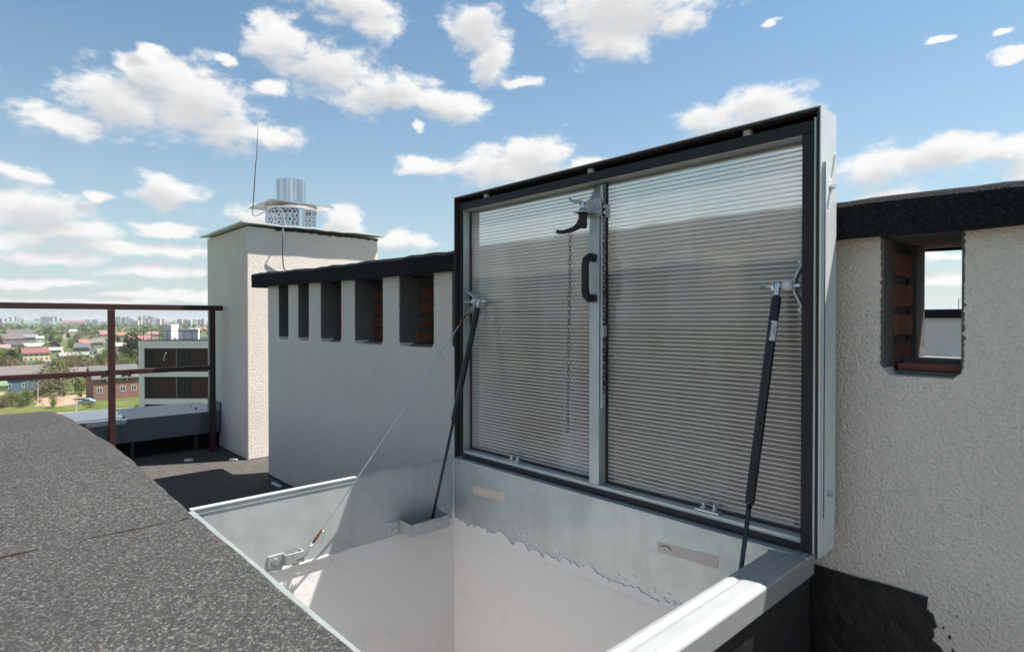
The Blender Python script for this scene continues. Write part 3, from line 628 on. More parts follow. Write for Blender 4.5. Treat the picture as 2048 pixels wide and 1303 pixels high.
# ---- lid: shell is the part, everything fixed to it a sub-part
LX, LY0, LY1, LZ0, LZ1 = 1.252, .444, 1.6466, .519, 1.427
LD = .086
sh = MB()
sh.box(LX, LX + LD, LY0, LY1, LZ1 - .005, LZ1); sh.box(LX, LX + LD, LY1 - .005, LY1, LZ0, LZ1 - .0055); sh.box(LX, LX + LD, LY0, LY0 + .005, LZ0, LZ1 - .0055)
for (a, b, c, d) in ((LY0 + .006, LY1 - .006, LZ1 - .05, LZ1 - .006), (LY0 + .006, LY1 - .006, LZ0, LZ0 + .04), (LY1 - .05, LY1 - .006, LZ0 + .041, LZ1 - .051), (LY0 + .006, LY0 + .045, LZ0 + .041, LZ1 - .051)): sh.box(LX + LD - .005, LX + LD - .001, a, b, c, d)
lid = sh.build('lid', 'brown_in', hatch, bevel=.0012)
lid['label'] = 'upright translucent hatch lid in a steel frame'
o = MB().box(LX + .0005, LX + LD + .001, LY0 - .0025, LY0 - .0004, LZ0 + .002, LZ1).build('outer_sheet', 'sheet', lid)
o = MB().box(LX - .0005, LX + LD + .001, LY0 - .0025, LY1 + .002, LZ1 + .0004, LZ1 + .0025).build('outer_sheet', 'sheet', lid)
FZ0, FZ1, FY0, FY1 = .530, 1.4035, .454, 1.6225 + .028
FX = 1.272; FW = .031; FD = .048
fr = {'bottom_rail': (FY0, FY1 - .014, FZ0 - .007, FZ0 + .016), 'top_rail': (FY0, FY1 - .014, FZ1 - FW + .009, FZ1 + .006)}
for nm, (a, b, c, d) in fr.items(): MB().box(FX, FX + FD, a, b, c, d).build(nm, 'galv', lid, bevel=.001)
for a, b in ((FY0, FY0 + FW), (FY1 - .014 - .0175, FY1 - .014)): MB().box(FX + .0006, FX + FD, a, b, FZ0 + .0165, FZ1 - FW + .0085).build('stile', 'galv', lid, bevel=.001)
# black rubber seal on the front of the frame
g0, g1 = FX - .006, FX - .0004
MB().box(g0, g1, FY0, FY1 - .014, FZ1 - FW + .011, FZ1 + .004).build('rubber_seal', 'rubber', lid, bevel=.002)
MB().box(g0, g1, FY0 + .001, FY0 + FW - .002, FZ0 - .005, FZ1 - FW + .0105).build('rubber_seal', 'rubber', lid, bevel=.002)
MB().box(g0, g1, FY1 - .014 - .0165, FY1 - .0145, FZ0 - .005, FZ1 - FW + .0105).build('rubber_seal', 'rubber', lid, bevel=.002)
MB().box(g0, g1, FY0 + FW, FY1 - .032, FZ0 - .007, FZ0 + .006).build('rubber_seal', 'rubber', lid, bevel=.002)
MB().box(LX - .003, LX + .003, LY0 + .0055, LY0 + .0085, LZ0 + .01, LZ1 - .02).build('edge_bead', 'galv', lid)
# mullion
MB().box(FX - .001, FX + FD - .002, 1.018, 1.052, FZ0 + .017, 1.331).build('mullion', 'galv', lid, bevel=.0012)
mb = MB(); mb.add([(FX - .001,1.016,1.332),(FX - .001,1.054,1.332),(FX - .001 + .03,1.016,1.380),(FX - .001 + .03,1.054,1.380),(FX + .04,1.016,1.332),(FX + .04,1.054,1.332),(FX + .04,1.016,1.380),(FX + .04,1.054,1.380)], [(0,1,3,2),(4,5,7,6),(0,1,5,4),(2,3,7,6),(0,2,6,4),(1,3,7,5)])
mb.build('mullion_head', 'galv_bright', lid, bevel=.001)
mb = MB(); mb.add([(FX - .001,1.018,FZ0+.0167),(FX - .001,1.052,FZ0+.0167),(FX + .03,1.018,FZ0+.0167),(FX + .03,1.052,FZ0+.0167),(FX + .02,1.010,FZ0 + .045),(FX+.02,1.0178,FZ0+.045)], [(0,1,3,2),(0,4,5)])
# two multiwall panes, webs inside
for (a, b) in ((1.0535, FY1 - .033), (FY0 + FW + .001, 1.0165)):
    p0, p1 = FX + .034, FX + .0425
    pane = MB().box(p0, p0 + .0012, a, b, FZ0 + .0175, FZ1 - FW + .008).build('pane', 'poly', lid)
    MB().box(p1 - .0008, p1, a, b, FZ0 + .0175, FZ1 - FW + .008).build('pane_back_skin', 'poly_back', lid)
    pane.data.materials.append(MATS['poly_back'])
    for f in pane.data.polygons: f.material_index = 0 if f.normal.x < -.5 else 1
    w = MB(); z = FZ0 + .026
    while z < FZ1 - FW: w.box(p0 - .0005, p1 - .0009, a + .001, b - .001, z, z + .0018); z += .0106
    tag(w.build('pane_webs', 'web', lid), kind='stuff')
    MB().box(p0 - .006, p0 - .0006, a, a + .004, FZ0 + .018, FZ1 - FW + .008).build('glazing_bead', 'brown_in', lid)
    MB().box(p0 - .006, p0 - .0006, b - .004, b, FZ0 + .018, FZ1 - FW + .008).build('glazing_bead', 'brown_in', lid)
    MB().box(p0 - .006, p0 - .0006, a + .0045, b - .0045, FZ0 + .0175, FZ0 + .0215).build('glazing_bead', 'brown_in', lid)
for y in (1.5028, 1.0531, .6042): MB().tube([(LX + .028, y, FZ1 + .0065), (LX + .028, y, LZ1 - .0055)], .010, 10).build('spacer', 'nylon', lid)
for y in (1.375, .70):
    hp = MB().box(FX + .004, FX + .030, y - .03, y + .03, FZ0 + .0165, FZ0 + .0205).build('hinge_plate', 'zinc', lid)
    for dy in (-.014, .014): MB().tube([(FX + .017, y + dy, FZ0 + .021), (FX + .017, y + dy, FZ0 + .026), (FX + .017, y + dy, FZ0 + .0265), (FX + .017, y + dy, FZ0 + .036)], [.007, .007, .004, .0035], 8).build('hinge_bolt', 'zinc', lid)
# grab handle
hp = []
for t in range(13):
    a = t / 12; hp.append((FX - .002 - .030 * min(1, math.sin(math.pi * a) * 2.4) ** .8, 1.036, 1.176 - .119 * a))
hd = MB()
hd.tube([(FX - .001, 1.036, 1.172), (FX - .02, 1.036, 1.1735), (FX - .033, 1.036, 1.166), (FX - .038, 1.036, 1.150), (FX - .038, 1.036, 1.083), (FX - .033, 1.036, 1.067), (FX - .02, 1.036, 1.0595), (FX - .001, 1.036, 1.061)], [.012, .0115, .011, .0105, .0105, .011, .0115, .012], 10)
hd.build('handle', 'plastic', lid, True)
# latch: bracket, black cam handle, keeper finger
lb = MB(); lb.box(FX - .0055, FX - .0015, 1.008, 1.058, 1.284, 1.334); lb.box(FX - .0010, FX + .045, 1.010, 1.0135, 1.284, 1.320)
lk = lb.build('latch_plate', 'galv_bright', lid, bevel=.001)
for y, z in ((1.018, 1.295), (1.018, 1.311), (1.0095, 1.295), (1.0095, 1.311)): bolt(MB(), (FX - .0055 if y > 1.01 else FX + .008, y + (.0 if y > 1.01 else -.001), z), 'x' if y > 1.01 else 'y', .0032, .004).build('latch_screw', 'zinc', lid)
MB().tube([(FX - .036, 1.046, 1.298), (FX - .036, 1.046, 1.322)], .010, 12).build('latch_spindle', 'zinc', lid, True)
MB().box(FX - .052, FX - .006, 1.030, 1.066, 1.2935, 1.2975).build('latch_tongue', 'galv_bright', lid)
MB().tube([(FX - .036, 1.046, 1.322), (FX - .045, 1.06, 1.325), (FX - .05, 1.075, 1.328), (FX - .05, 1.083, 1.337)], [.004, .0045, .004, .003], 8).build('latch_finger', 'galv_bright', lid, True)
MB().tube([(FX - .036, 1.046, 1.293), (FX - .036, 1.046, 1.285), (FX - .036, 1.0465, 1.262), (FX - .036, 1.047, 1.252)], [.014, .012, .013, .012], 12).build('latch_hub', 'plastic', lid, True)
MB().tube([(FX - .036, 1.047, 1.272), (FX - .040, 1.06, 1.258), (FX - .044, 1.075, 1.2505), (FX - .052, 1.10, 1.246), (FX - .056, 1.117, 1.2465), (FX - .058, 1.122, 1.250)], [.013, .009, .0068, .0058, .0055, .006], 10).build('latch_lever', 'plastic', lid, True)
def chain(name, p, q, pitch, r, slack, mat='zinc'):
    m = MB(); p = Vector(p); q = Vector(q); n = int((p - q).length / pitch); rr = random.Random(4)
    for i in range(n):
        c = p.lerp(q, (i + .5) / n) + Vector((rr.gauss(0, slack), rr.gauss(0, slack), 0)); ang = (i % 2) * 1.57 + rr.uniform(-.5, .5) + .6
        pts = []
        for k in range(11):
            w = 2 * math.pi * k / 10; d = math.cos(w) * pitch * .36; h = math.sin(w) * pitch * .66
            pts.append((c.x + d * math.cos(ang), c.y + d * math.sin(ang), c.z + h))
        m.tube(pts, r, 5, False)
    return m.build(name, mat, lid, True)
chain('chain', (FX - .046, 1.083, 1.256), (FX - .046, 1.092, .686), .0125, .0010, .0006, 'wire')
chain('chain', (FX + .010, 1.0105, 1.37), (FX + .010, 1.008, .80), .011, .0011, .0006, 'black_metal')
MB().box(FX + .002, FX + .016, 1.004, 1.0165, .955, .985).build('chain_clip', 'galv_bright', lid)
MB().box(FX + .003, FX + .016, 1.010, 1.0155, .76, 1.37).build('chain_strap', 'galv', lid)
# side flashing on the outer right face, with bolts
LX += .008
fl = [(LX + .004, 1.320), (LX + .016, 1.300), (LX + .030, 1.285), (LX + .046, 1.292), (LX + .066, 1.344), (LX + .070, 1.342), (LX + .071, .61), (LX + .060, .577), (LX + .02, .561), (LX + .004, .60)]
MB().prism(fl, 'y', LY0 - .006, LY0 - .0028).build('side_flashing', 'sheet', lid)
MB().box(LX + .0035, LX + .0058, LY0 - .0075, LY0 - .0062, .60, 1.318).build('flashing_edge', 'black_metal', lid)
for x, z in ((LX + .037, 1.272), (LX + .033, .6455)): bolt(MB(), (x, LY0 - .006, z), 'y', .0055, .009).build('flashing_bolt', 'zinc', lid)

# ---- gas struts
def strut(top, bot, frac, sgn):
    t = Vector(top); b = Vector(bot); mid = t.lerp(b, frac); u = (b - t).normalized()
    st = MB().tube([t + u * .022, t + u * .024, t + u * .03, mid - u * .012, mid - u * .004, mid], [.006, .009, .0098, .0098, .009, .006], 16).build('gas_strut', 'strut', hatch, True)
    MB().tube([mid + u * .0005, b], .0048, 12).build('strut_rod', 'rod', st, True)
    y0 = t.y
    MB().bar(t + u * .021, t - u * .006, .010, .010, (0, 1, 0)).build('rod_eye', 'zinc', st, bevel=.001)
    MB().tube([(t.x, t.y - sgn * .036, t.z), (t.x, t.y + sgn * .012, t.z)], .0042, 10).build('stud', 'zinc', st, True)
    MB().tube([(t.x, t.y - sgn * .0115, t.z), (t.x, t.y - sgn * .0065, t.z)], .009, 6).build('stud_nut', 'zinc', st)
    MB().tube([(t.x, t.y + sgn * .0125, t.z), (t.x, t.y + sgn * .030, t.z)], .011, 12).build('bushing', 'nylon', st, True)
    return st
s1 = strut((1.270, 1.5316, 1.0633), (1.118, 1.590, .345), .555, 1)
s2 = strut((1.270, .5323, 1.0733), (1.139, .566, .36), .64, -1)
def lid_bracket(y, sgn, z, wall_y):
    m = MB(); w = .012
    pts = [(wall_y, z + .058), (wall_y, z + .042), (y, z + .014), (y, z - .014), (wall_y, z - .042), (wall_y, z - .058)]
    for p, q in zip(pts, pts[1:]): m.bar((FX + .012, p[0], p[1]), (FX + .012, q[0], q[1]), .0035, w * 1.6, (0, 0.001, 0) if 0 else (1, 0, 0))
    o = m.build('strut_lug', 'galv', hatch)
    MB().tube([(FX + .001, y, z), (FX + .001, wall_y, z)], .004, 8).build('lug_bolt', 'zinc', o)
    for dz in (.05, -.05): bolt(MB(), (FX + .006, wall_y - sgn * .0005, z + dz), 'y' if sgn > 0 else '+y', .004, .005).build('lug_rivet', 'zinc', o)
lid_bracket(1.5625, 1, 1.0633, FY1 - .034)
lid_bracket(.501, -1, 1.0733, FY0 + FW + .002)
# sticker on the right strut with its small print
def sticker():
    t = Vector((1.270, .5323, 1.0733)); b = Vector((1.139, .566, .36)); u = (b - t).normalized()
    c = t + u * .098; view = (Vector((0, 0, 1)) - c); view = (view - u * view.dot(u)).normalized(); sd = u.cross(view).normalized()
    rows = []
    for i in range(7):
        a = -.95 + 1.35 * i / 6; d = (view * math.cos(a) + sd * math.sin(a)) * .0101; rows.append([tuple(c - u * .021 + d), tuple(c + u * .021 + d)])
    lab = MB().grid(rows).build('sticker', 'paper', s2)
    def text(body, size, a, off, name):
        cu = bpy.data.curves.new(name, 'FONT'); cu.body = body; cu.size = size * S; cu.align_x = 'CENTER'; cu.align_y = 'CENTER'
        to = bpy.data.objects.new(name, cu); COL.objects.link(to)
        me = bpy.data.meshes.new_from_object(to.evaluated_get(bpy.context.evaluated_depsgraph_get())); bpy.data.objects.remove(to)
        mo = bpy.data.objects.new(name, me); COL.objects.link(mo); me.materials.clear(); me.materials.append(MATS['ink'])
        n = view * math.cos(a) + sd * math.sin(a); y_ = n.cross(u).normalized()
        pos = (c + n * .0104 + u * off) * S - ROOTS[hatch.name]
        M4 = Matrix((u, y_, n)).transposed().to_4x4(); M4.translation = pos
        me.transform(M4); mo.parent = s2
    text('Berstold ferx', .0062, .22, 0, 'sticker_print'); text('0 178000423 1', .0036, -.32, -.003, 'sticker_print')
sticker()
# ---- restraint cable
ca, cb_ = Vector((1.258, 1.545, 1.058)), Vector((.722, 1.622, .357))
cab = MB().tube([ca, ca.lerp(cb_, .3) + Vector((0, 0, -.004)), ca.lerp(cb_, .7) + Vector((0, 0, -.004)), cb_], .0019, 8).build('restraint_cable', 'zinc', hatch, True)
d = (cb_ - ca).normalized()
MB().tube([ca + d * .045, ca + d * .05, ca + d * .085, ca + d * .09], [.002, .0038, .0038, .002], 8).build('cable_sleeve', 'copper', cab, True)
MB().tube([cb_ - d * .05, cb_ - d * .045, cb_ - d * .012, cb_ - d * .005], [.002, .0042, .0042, .003], 8).build('cable_sleeve', 'copper', cab, True)
ye = []
for k in range(11):
    w = 2 * math.pi * k / 10; ye.append(cb_ + d * (.013 + .014 * -math.cos(w)) + Vector((.5, 0, .87)).cross(d).normalized() * math.sin(w) * .009)
MB().tube(ye, .0026, 6, False).build('cable_loop', 'zinc', cab, True)
MB().tube([cb_ + d * .020, cb_ + d * .026 + Vector((0, .002, -.006)), Vector((.683, HY1 - .022, .328)), Vector((.683, HY1 - .008, .324)), Vector((.69, HY1 - .006, .336))], .003, 6).build('hook', 'zinc', cab, True)
MB().tube([cb_ - d * .046, cb_ - d * .04 + Vector((.010, -.006, -.004)), cb_ - d * .02 + Vector((.011, -.008, -.010)), cb_ - d * .012 + Vector((.004, -.004, -.008))], .0015, 6).build('frayed_end', 'zinc', cab, True)

# ------------------------------------------------------------------ parapet on the far side of the roof, seen through the wall
fp = thing('far_parapet', 'far grey parapet with black coping seen through the right-hand opening', 'parapet', (6.6, 1, 0))
MB().box(6.5, 6.8, -4, 5.5, .002, 1.02).build('wall', 'stucco_far', fp)
MB().box(6.46, 6.84, -4, 5.5, 1.0205, 1.10).build('felt_coping', 'felt_dark', fp)
hp = thing('roof_ladder', 'small steel ladder hoop standing above the far black coping', 'ladder', (6.65, 1.12, 1.1))
for y in (1.145, 1.085): MB().tube([(6.6, y, 1.1005), (6.6, y, 1.19)], .004, 6).build('upright', 'galv', hp)
MB().tube([(6.6, 1.149, 1.19), (6.6, 1.081, 1.19)], .004, 6).build('hoop_bar', 'galv', hp)
#CITY#
# ================================================================== THE TOWN BELOW
ZG = -23.0
FV = Vector((math.sin(YAW), math.cos(YAW), 0)); RV = Vector((math.cos(YAW), -math.sin(YAW), 0))
def ground_at(u, v):
    d = (S - ZG) * FPX / (v - 640.2); p = FV * d + RV * ((u - 1024) / FPX * d); return Vector((p.x, p.y, ZG)), d / FPX
def face(p): return math.atan2(-p.x, p.y)                   # turns a front (local -y) towards the roof terrace
def place(o, p, rz): o.location = p; o.rotation_euler.z = rz; return o
def local_thing(name, label, cat, group=None):
    o = thing(name, label, cat, (0, 0, 0), group); return o
n = 96; rad = 14000
gm = MB(1); gm.add([(0, 0, ZG)] + [(rad * math.cos(2*math.pi*k/n), rad * math.sin(2*math.pi*k/n), ZG) for k in range(n)], [(0, k + 1, (k + 1) % n + 1) for k in range(n)])
tag(gm.build('ground', 'ground'), kind='structure')
def flat_patch(name, pts, mat, lift):
    m = MB(1); vs = [ground_at(u, v)[0] + Vector((0, 0, lift)) for u, v in pts]; m.add([tuple(v) for v in vs], [tuple(range(len(vs)))]); return tag(m.build(name, mat), kind='structure')
flat_patch('dirt_track', [(-60, 832), (60, 829), (160, 822), (240, 816), (330, 812), (330, 818), (235, 824), (150, 832), (40, 842), (-60, 846)], 'soil', .02)
flat_patch('dirt_yard', [(62, 797), (100, 786), (165, 785), (172, 792), (160, 806), (120, 812), (75, 812)], 'soil', .024)
flat_patch('fallow_field', [(260, 653), (335, 652), (420, 653), (415, 656.5), (300, 657.5), (240, 656)], paint((.14, .17, .055)), .03)
flat_patch('meadow', [(-40, 812), (120, 808), (280, 800), (300, 806), (200, 818), (60, 826), (-40, 830)], 'meadow', .016)
flat_patch('village_lane', [(60, 716), (110, 720), (160, 727), (220, 731), (218, 733), (155, 730), (105, 723), (60, 718)], paint((.3, .26, .2)), .02)

def mute(c, f=.3):
    g = sum(c) / 3; return tuple(x + (g - x) * f for x in c)
def house(u, v, w, hw, hr, wall, roof, label, turn=0, ridge='x', deep=1.0, wins=0, chim=1, rows_=1, name='house', storey_gable=True, wcol=(.75, .75, .73)):
    p, k = ground_at(u, v); W = w * k; H = hw * k; HR = hr * k; D = max(6, W * deep) if ridge == 'x' else W * deep
    t = local_thing(name, label, 'house'); hx, hy = W / 2, D / 2; e = .45
    m = MB(1)
    m.box(-hx, hx, -hy, hy, -1, H)
    if ridge == 'x':
        for s in (-1, 1): m.add([(s*hx, -hy, H), (s*hx, hy, H), (s*hx, 0, H + HR), (s*(hx-.2), -hy, H), (s*(hx-.2), hy, H), (s*(hx-.2), 0, H + HR)], [(0,1,2),(3,4,5),(0,2,5,3),(1,2,5,4)])
    else:
        for s in (-1, 1): m.add([(-hx, s*hy, H), (hx, s*hy, H), (0, s*hy, H + HR), (-hx, s*(hy-.2), H), (hx, s*(hy-.2), H), (0, s*(hy-.2), H + HR)], [(0,1,2),(3,4,5),(0,2,5,3),(1,2,5,4)])
    m.build('wall', paint(mute(wall)) if isinstance(wall, tuple) else wall, t)
    r = MB(1); th = .22; c = H + HR + .05
    for s in (-1, 1):
        if ridge == 'x':
            sl = HR / hy; a = [(-hx - e, s*(hy + e), H - e*sl + .05), (hx + e, s*(hy + e), H - e*sl + .05), (hx + e, 0, c), (-hx - e, 0, c)]
        else:
            sl = HR / hx; a = [(s*(hx + e), -hy - e, H - e*sl + .05), (s*(hx + e), hy + e, H - e*sl + .05), (0, hy + e, c), (0, -hy - e, c)]
        r.add(a + [(x, y, z + th) for x, y, z in a], [(0,1,2,3),(4,5,6,7),(0,1,5,4),(1,2,6,5),(2,3,7,6),(3,0,4,7)])
    ro = r.build('roof', paint(mute(roof), .6), t)
    if chim:
        for q in range(chim):
            x = (-.3 + .6 * q) * hx if ridge == 'x' else .0
            MB(1).box(x - .3, x + .3, (.12 if ridge == 'x' else -.3 * hy) * 1 - .3, (.12 if ridge == 'x' else -.3 * hy) + .3, c - .6, c + 1.1).build('chimney', paint((.34, .17, .11)), ro)
    for fl in range(rows_):
        for q in range(wins):
            x = -hx + W * (q + .5) / wins; z = H * ((fl + .45) / rows_); ww, wh = min(.62, W / wins * .28), min(.72, H / rows_ * .26)
            f = MB(1)
            for a, b, c_, d_ in ((x - ww - .1, x - ww, z - wh, z + wh), (x + ww, x + ww + .1, z - wh, z + wh), (x - ww - .1, x + ww + .1, z - wh - .1, z - wh), (x - ww - .1, x + ww + .1, z + wh, z + wh + .1), (x - .05, x + .05, z - wh, z + wh)): f.box(a, b, -hy - .07, -hy - .003, c_, d_)
            wo = f.build('window', paint(wcol), t)
            MB(1).box(x - ww, x + ww, -hy - .03, -hy - .004, z - wh, z + wh).build('pane', 'glass', wo)
    place(t, p, face(p) + R(turn)); return t, W, H, HR, D
def side_windows(t, W, H, D, xs_, z, s=1):
    for y in xs_:
        o = MB(1).box(s * W / 2 + .003 if s > 0 else -W / 2 - .05, W / 2 + .05 if s > 0 else -W / 2 - .003, y - .45, y + .45, z - .6, z + .6).build('window', 'glass', t)

# near row
RED = (.21, .055, .055); BRN = (.12, .085, .075); SLT = (.075, .08, .085); ORG = (.29, .11, .06)
t, W, H, HR, D = house(225, 795, 78, 42, 22, 'brickwall', SLT, 'brick house with grey roof and two dormers beyond the railing', turn=16, deep=.62, wins=4, chim=1, rows_=1) if 'brickwall' in MATS else house(225, 795, 78, 42, 22, (.30, .125, .085), SLT, 'brick house with grey roof and two dormers beyond the railing', turn=16, deep=.62, wins=4, chim=1)
for x in (-W * .22, W * .22):
    dm = MB(1).box(x - 1.0, x + 1.0, -D / 2 - .1, -D / 2 + 2.2, H - 1.3, H + .9); dm.add([(x - 1, -D/2 - .1, H + .9), (x + 1, -D/2 - .1, H + .9), (x, -D/2 - .1, H + 1.9)], [(0,1,2)])
    dmo = dm.build('dormer', paint((.12, .07, .05)), t)
    rr = MB(1)
    for s in (-1, 1): a = [(x + s*1.3, -D/2 - .5, H + .62), (x + s*1.3, -D/2 + 2.6, H + .62), (x, -D/2 + 2.6, H + 2.05), (x, -D/2 - .5, H + 2.05)]; rr.add(a + [(q, w_, z + .15) for q, w_, z in a], [(0,1,2,3),(4,5,6,7),(0,1,5,4),(1,2,6,5),(2,3,7,6),(3,0,4,7)])
    rr.build('dormer_roof', paint((.045, .045, .05)), dmo)
    for q in (-.5, .0, .5): MB(1).box(x + q - .17, x + q + .17, -D / 2 - .16, -D / 2 - .103, H - .9, H + .35).build('dormer_window', 'glass' if q else paint((.75, .75, .73)), dmo)
side_windows(t, W, H, D, (), 2)
t, W, H, HR, D = house(38, 780, 74, 28, 20, (.07, .15, .28), (.125, .105, .095), 'blue house with wide brown roof behind the bushes', turn=14, deep=.85, wins=3, chim=2)
MB(1).box(W / 2 + .004, W / 2 + .06, -D / 2 + .2, D / 2 - .2, .1, H - .1).build('pale_cladding', paint((.42, .60, .80)), t)
house(69, 720, 42, 15, 9, (.72, .57, .26), RED, 'long yellow house with bright red roof and roof windows', turn=12, deep=.62, wins=5, chim=2, rows_=2)
house(77, 735, 44, 9, 3, (.72, .72, .70), SLT, 'low white shed with row of windows below the yellow house', turn=10, deep=.35, wins=5, chim=0)
house(-2, 790, 16, 20, 8, (.66, .60, .30), (.13, .22, .11), 'yellow shed with green roof at the far left edge', turn=10, wins=0, chim=0)
house(155, 755, 30, 12, 8, (.22, .19, .17), (.15, .12, .11), 'brown roofed barn beside the brick house', turn=20, wins=0, chim=1)
# the village: base point, width, wall and roof heights in picture units, then colours
V = [(22,684,34,7,9,(.20,.13,.10),BRN,'brown roofed house with dark eaves at the left of the village','x',18),
 (42,681,10,8,5,(.50,.26,.15),BRN,'orange gabled house next to the dark brown roof','y',0),
 (40,672,44,5,8,(.16,.13,.12),(.12,.085,.085),'long dark brown roof standing behind the other village roofs','x',8),
 (66,670,12,5,5,(.72,.72,.71),(.14,.10,.10),'white gable rising from the long dark brown roof','y',0),
 (58,680,28,6,6,(.26,.28,.27),(.17,.20,.19),'teal grey roofed house before the long brown roof','x',-10),
 (79,683,13,7,4,(.74,.73,.71),(.3,.28,.27),'small white house with one dark window','x',10),
 (28,697,38,8,8,(.30,.24,.21),(.055,.058,.065),'black roofed house with pinkish gable','x',22),
 (68,697,34,5,6,(.55,.54,.49),(.30,.30,.27),'pale grey roofed bungalow behind the red roof','x',14),
 (92,699,13,8,6,(.68,.48,.18),(.16,.12,.10),'small yellow gable beside the brown gable','y',0),
 (106,694,20,5,8,(.10,.065,.055),(.11,.075,.065),'dark brown wooden gable above the yellow one','y',5),
 (110,705,24,6,4,(.66,.50,.22),(.45,.53,.53),'yellow house with light blue roof','x',-14),
 (130,678,10,7,8,(.62,.58,.54),(.20,.13,.12),'steep pale gable house among the trees','y',8),
 (146,666,12,4,3,(.62,.64,.68),(.55,.60,.68),'low whitish blue roof in the tree belt','x',0),
 (168,691,20,5,7,(.68,.66,.63),(.30,.065,.05),'house with the brightest small red roof','x',24),
 (166,702,26,8,8,(.20,.19,.19),(.13,.125,.125),'grey gabled house below the small red roof','x',-18),
 (186,719,13,19,8,(.76,.75,.73),(.2,.19,.19),'tall narrow white house with two windows','y',0),
 (168,718,26,9,5,(.30,.32,.33),(.18,.23,.20),'grey hall with greenish roof beside the tall white house','x',8),
 (135,720,30,9,6,(.48,.42,.36),(.24,.24,.21),'beige house with weathered roof left of the grey hall','x',16),
 (201,716,20,10,9,(.55,.40,.33),(.19,.16,.15),'pinkish house with brown roof right of the tall white house','x',10),
 (211,700,12,8,7,(.72,.72,.70),(.18,.15,.15),'white gable with round window left of the railing post','y',0),
 (197,690,22,6,8,(.34,.27,.23),(.20,.18,.17),'taupe roofed house above the white gable','x',-20),
 (237,714,14,11,6,(.76,.76,.74),(.15,.15,.16),'white gable house with two windows right of the railing post','y',12),
 (243,698,22,7,6,(.46,.40,.34),(.33,.29,.25),'beige roofed house right of the railing post','x',14),
 (241,674,24,4,6,(.42,.30,.22),ORG,'orange hipped roof right of the railing post','x',0),
 (278,684,42,5,8,(.40,.26,.22),(.28,.08,.085),'pink and red roofed long house left of the apartment block','x',12),
 (403,662,18,4,5,(.55,.42,.34),ORG,'orange roofed house above the apartment block railing','x',0),
 (209,674,18,6,8,(.45,.28,.22),(.26,.085,.07),'red roofed house left of the railing post in the tree belt','x',14),
 (310,672,26,4,6,(.34,.25,.22),(.27,.12,.10),'dull red roof in front of the tower blocks','x',0),
 (340,690,30,6,7,(.5,.46,.42),(.2,.13,.11),'brown roofed house behind the apartment block','x',20),
 (385,664,16,5,3,(.7,.7,.69),(.6,.58,.56),'white flat house beside the orange roof','x',0),
 (-40,690,40,8,8,(.5,.45,.4),BRN,'brown house past the left edge of the village','x',10),
 (-70,716,40,10,9,(.6,.52,.4),(.2,.18,.17),'cream house past the left edge near the shed','x',-8),
 (5,703,22,7,7,(.45,.30,.25),(.26,.16,.13),'reddish house at the left edge above the bushes','x',10)]
for (u, v, w, hw, hr, wc, rc, lb, rg, tn) in V:
    house(u, v, w, hw, hr, wc, rc, lb, turn=tn, ridge=rg, deep=.75 if rg == 'x' else 1.2, wins=(3 if w > 18 else 2 if w > 11 else 1) if hw > 5 else 0, chim=1 if w > 12 else 0, rows_=2 if hw > 12 else 1)
# long halls and terraces on the skyline
house(62, 650.5, 126, 4.5, 4, (.50, .52, .48), (.08, .20, .13), 'very long hall with green roof on the skyline', deep=.05, wins=0, chim=0, name='hall')
house(108, 651.2, 10, 6, 4, (.78, .78, .74), (.10, .3, .18), 'white gable of the green roofed hall', ridge='y', deep=.8, chim=0, wins=1)
house(39, 650.9, 6, 4, 3, (.78, .78, .74), (.10, .3, .18), 'small white gable at the left of the green hall', ridge='y', deep=.8, chim=0)
for i in range(6): house(128 + i * 8.6, 650.4, 8.2, 4.5, 5, [(.72,.66,.42),(.6,.36,.25)][i % 2 if i < 3 else 1], (.25, .085, .065), ['yellow terrace house under red roof at the end of the skyline row','second red roofed house of the skyline terrace','third red roofed house of the skyline terrace','fourth red roofed house of the skyline terrace','fifth red roofed house of the skyline terrace','last house of the red roofed skyline terrace'][i], deep=.8, chim=1)
# tower blocks
rt = random.Random(21)
TW = [(2,640,9,7),(12,641,10,9),(22,639,9,10),(35,638,10,11),(47,641,6,7),(75,640,14,8),(90,638,16,11),(104,639,8,10),(112,638,9,11),(123,640,7,8),(176,641,10,6),(190,641,12,6),(209,646,8,9),(231,646,7,9),(232,640,10,12),(238,639,8,13),(247,640,9,11),(254,639,9,12),(262,641,10,8),(272,645,12,8),(281,638,9,12),(289,638,6,14),(293,641,11,8),(299,638,8,12),(305,639,7,12),(310,640,7,10),(318,642,9,9),(326,642,7,10),(331,645,12,6),(352,643,10,8),(361,642,12,8),(371,642,9,7),(379,643,10,6),(391,641,8,7),(399,642,9,6),(407,641,8,7),(-14,640,12,9),(-30,641,14,8),(425,641,10,7),(440,640,12,8),(455,641,10,8)]
ORD = 'first second third fourth fifth sixth seventh eighth ninth tenth eleventh twelfth thirteenth fourteenth fifteenth sixteenth seventeenth eighteenth nineteenth twentieth'.split(); ORD += ['twenty-' + q for q in ORD[:9]] + ['thirtieth'] + ['thirty-' + q for q in ORD[:9]] + ['fortieth', 'forty-first']
TW.sort()
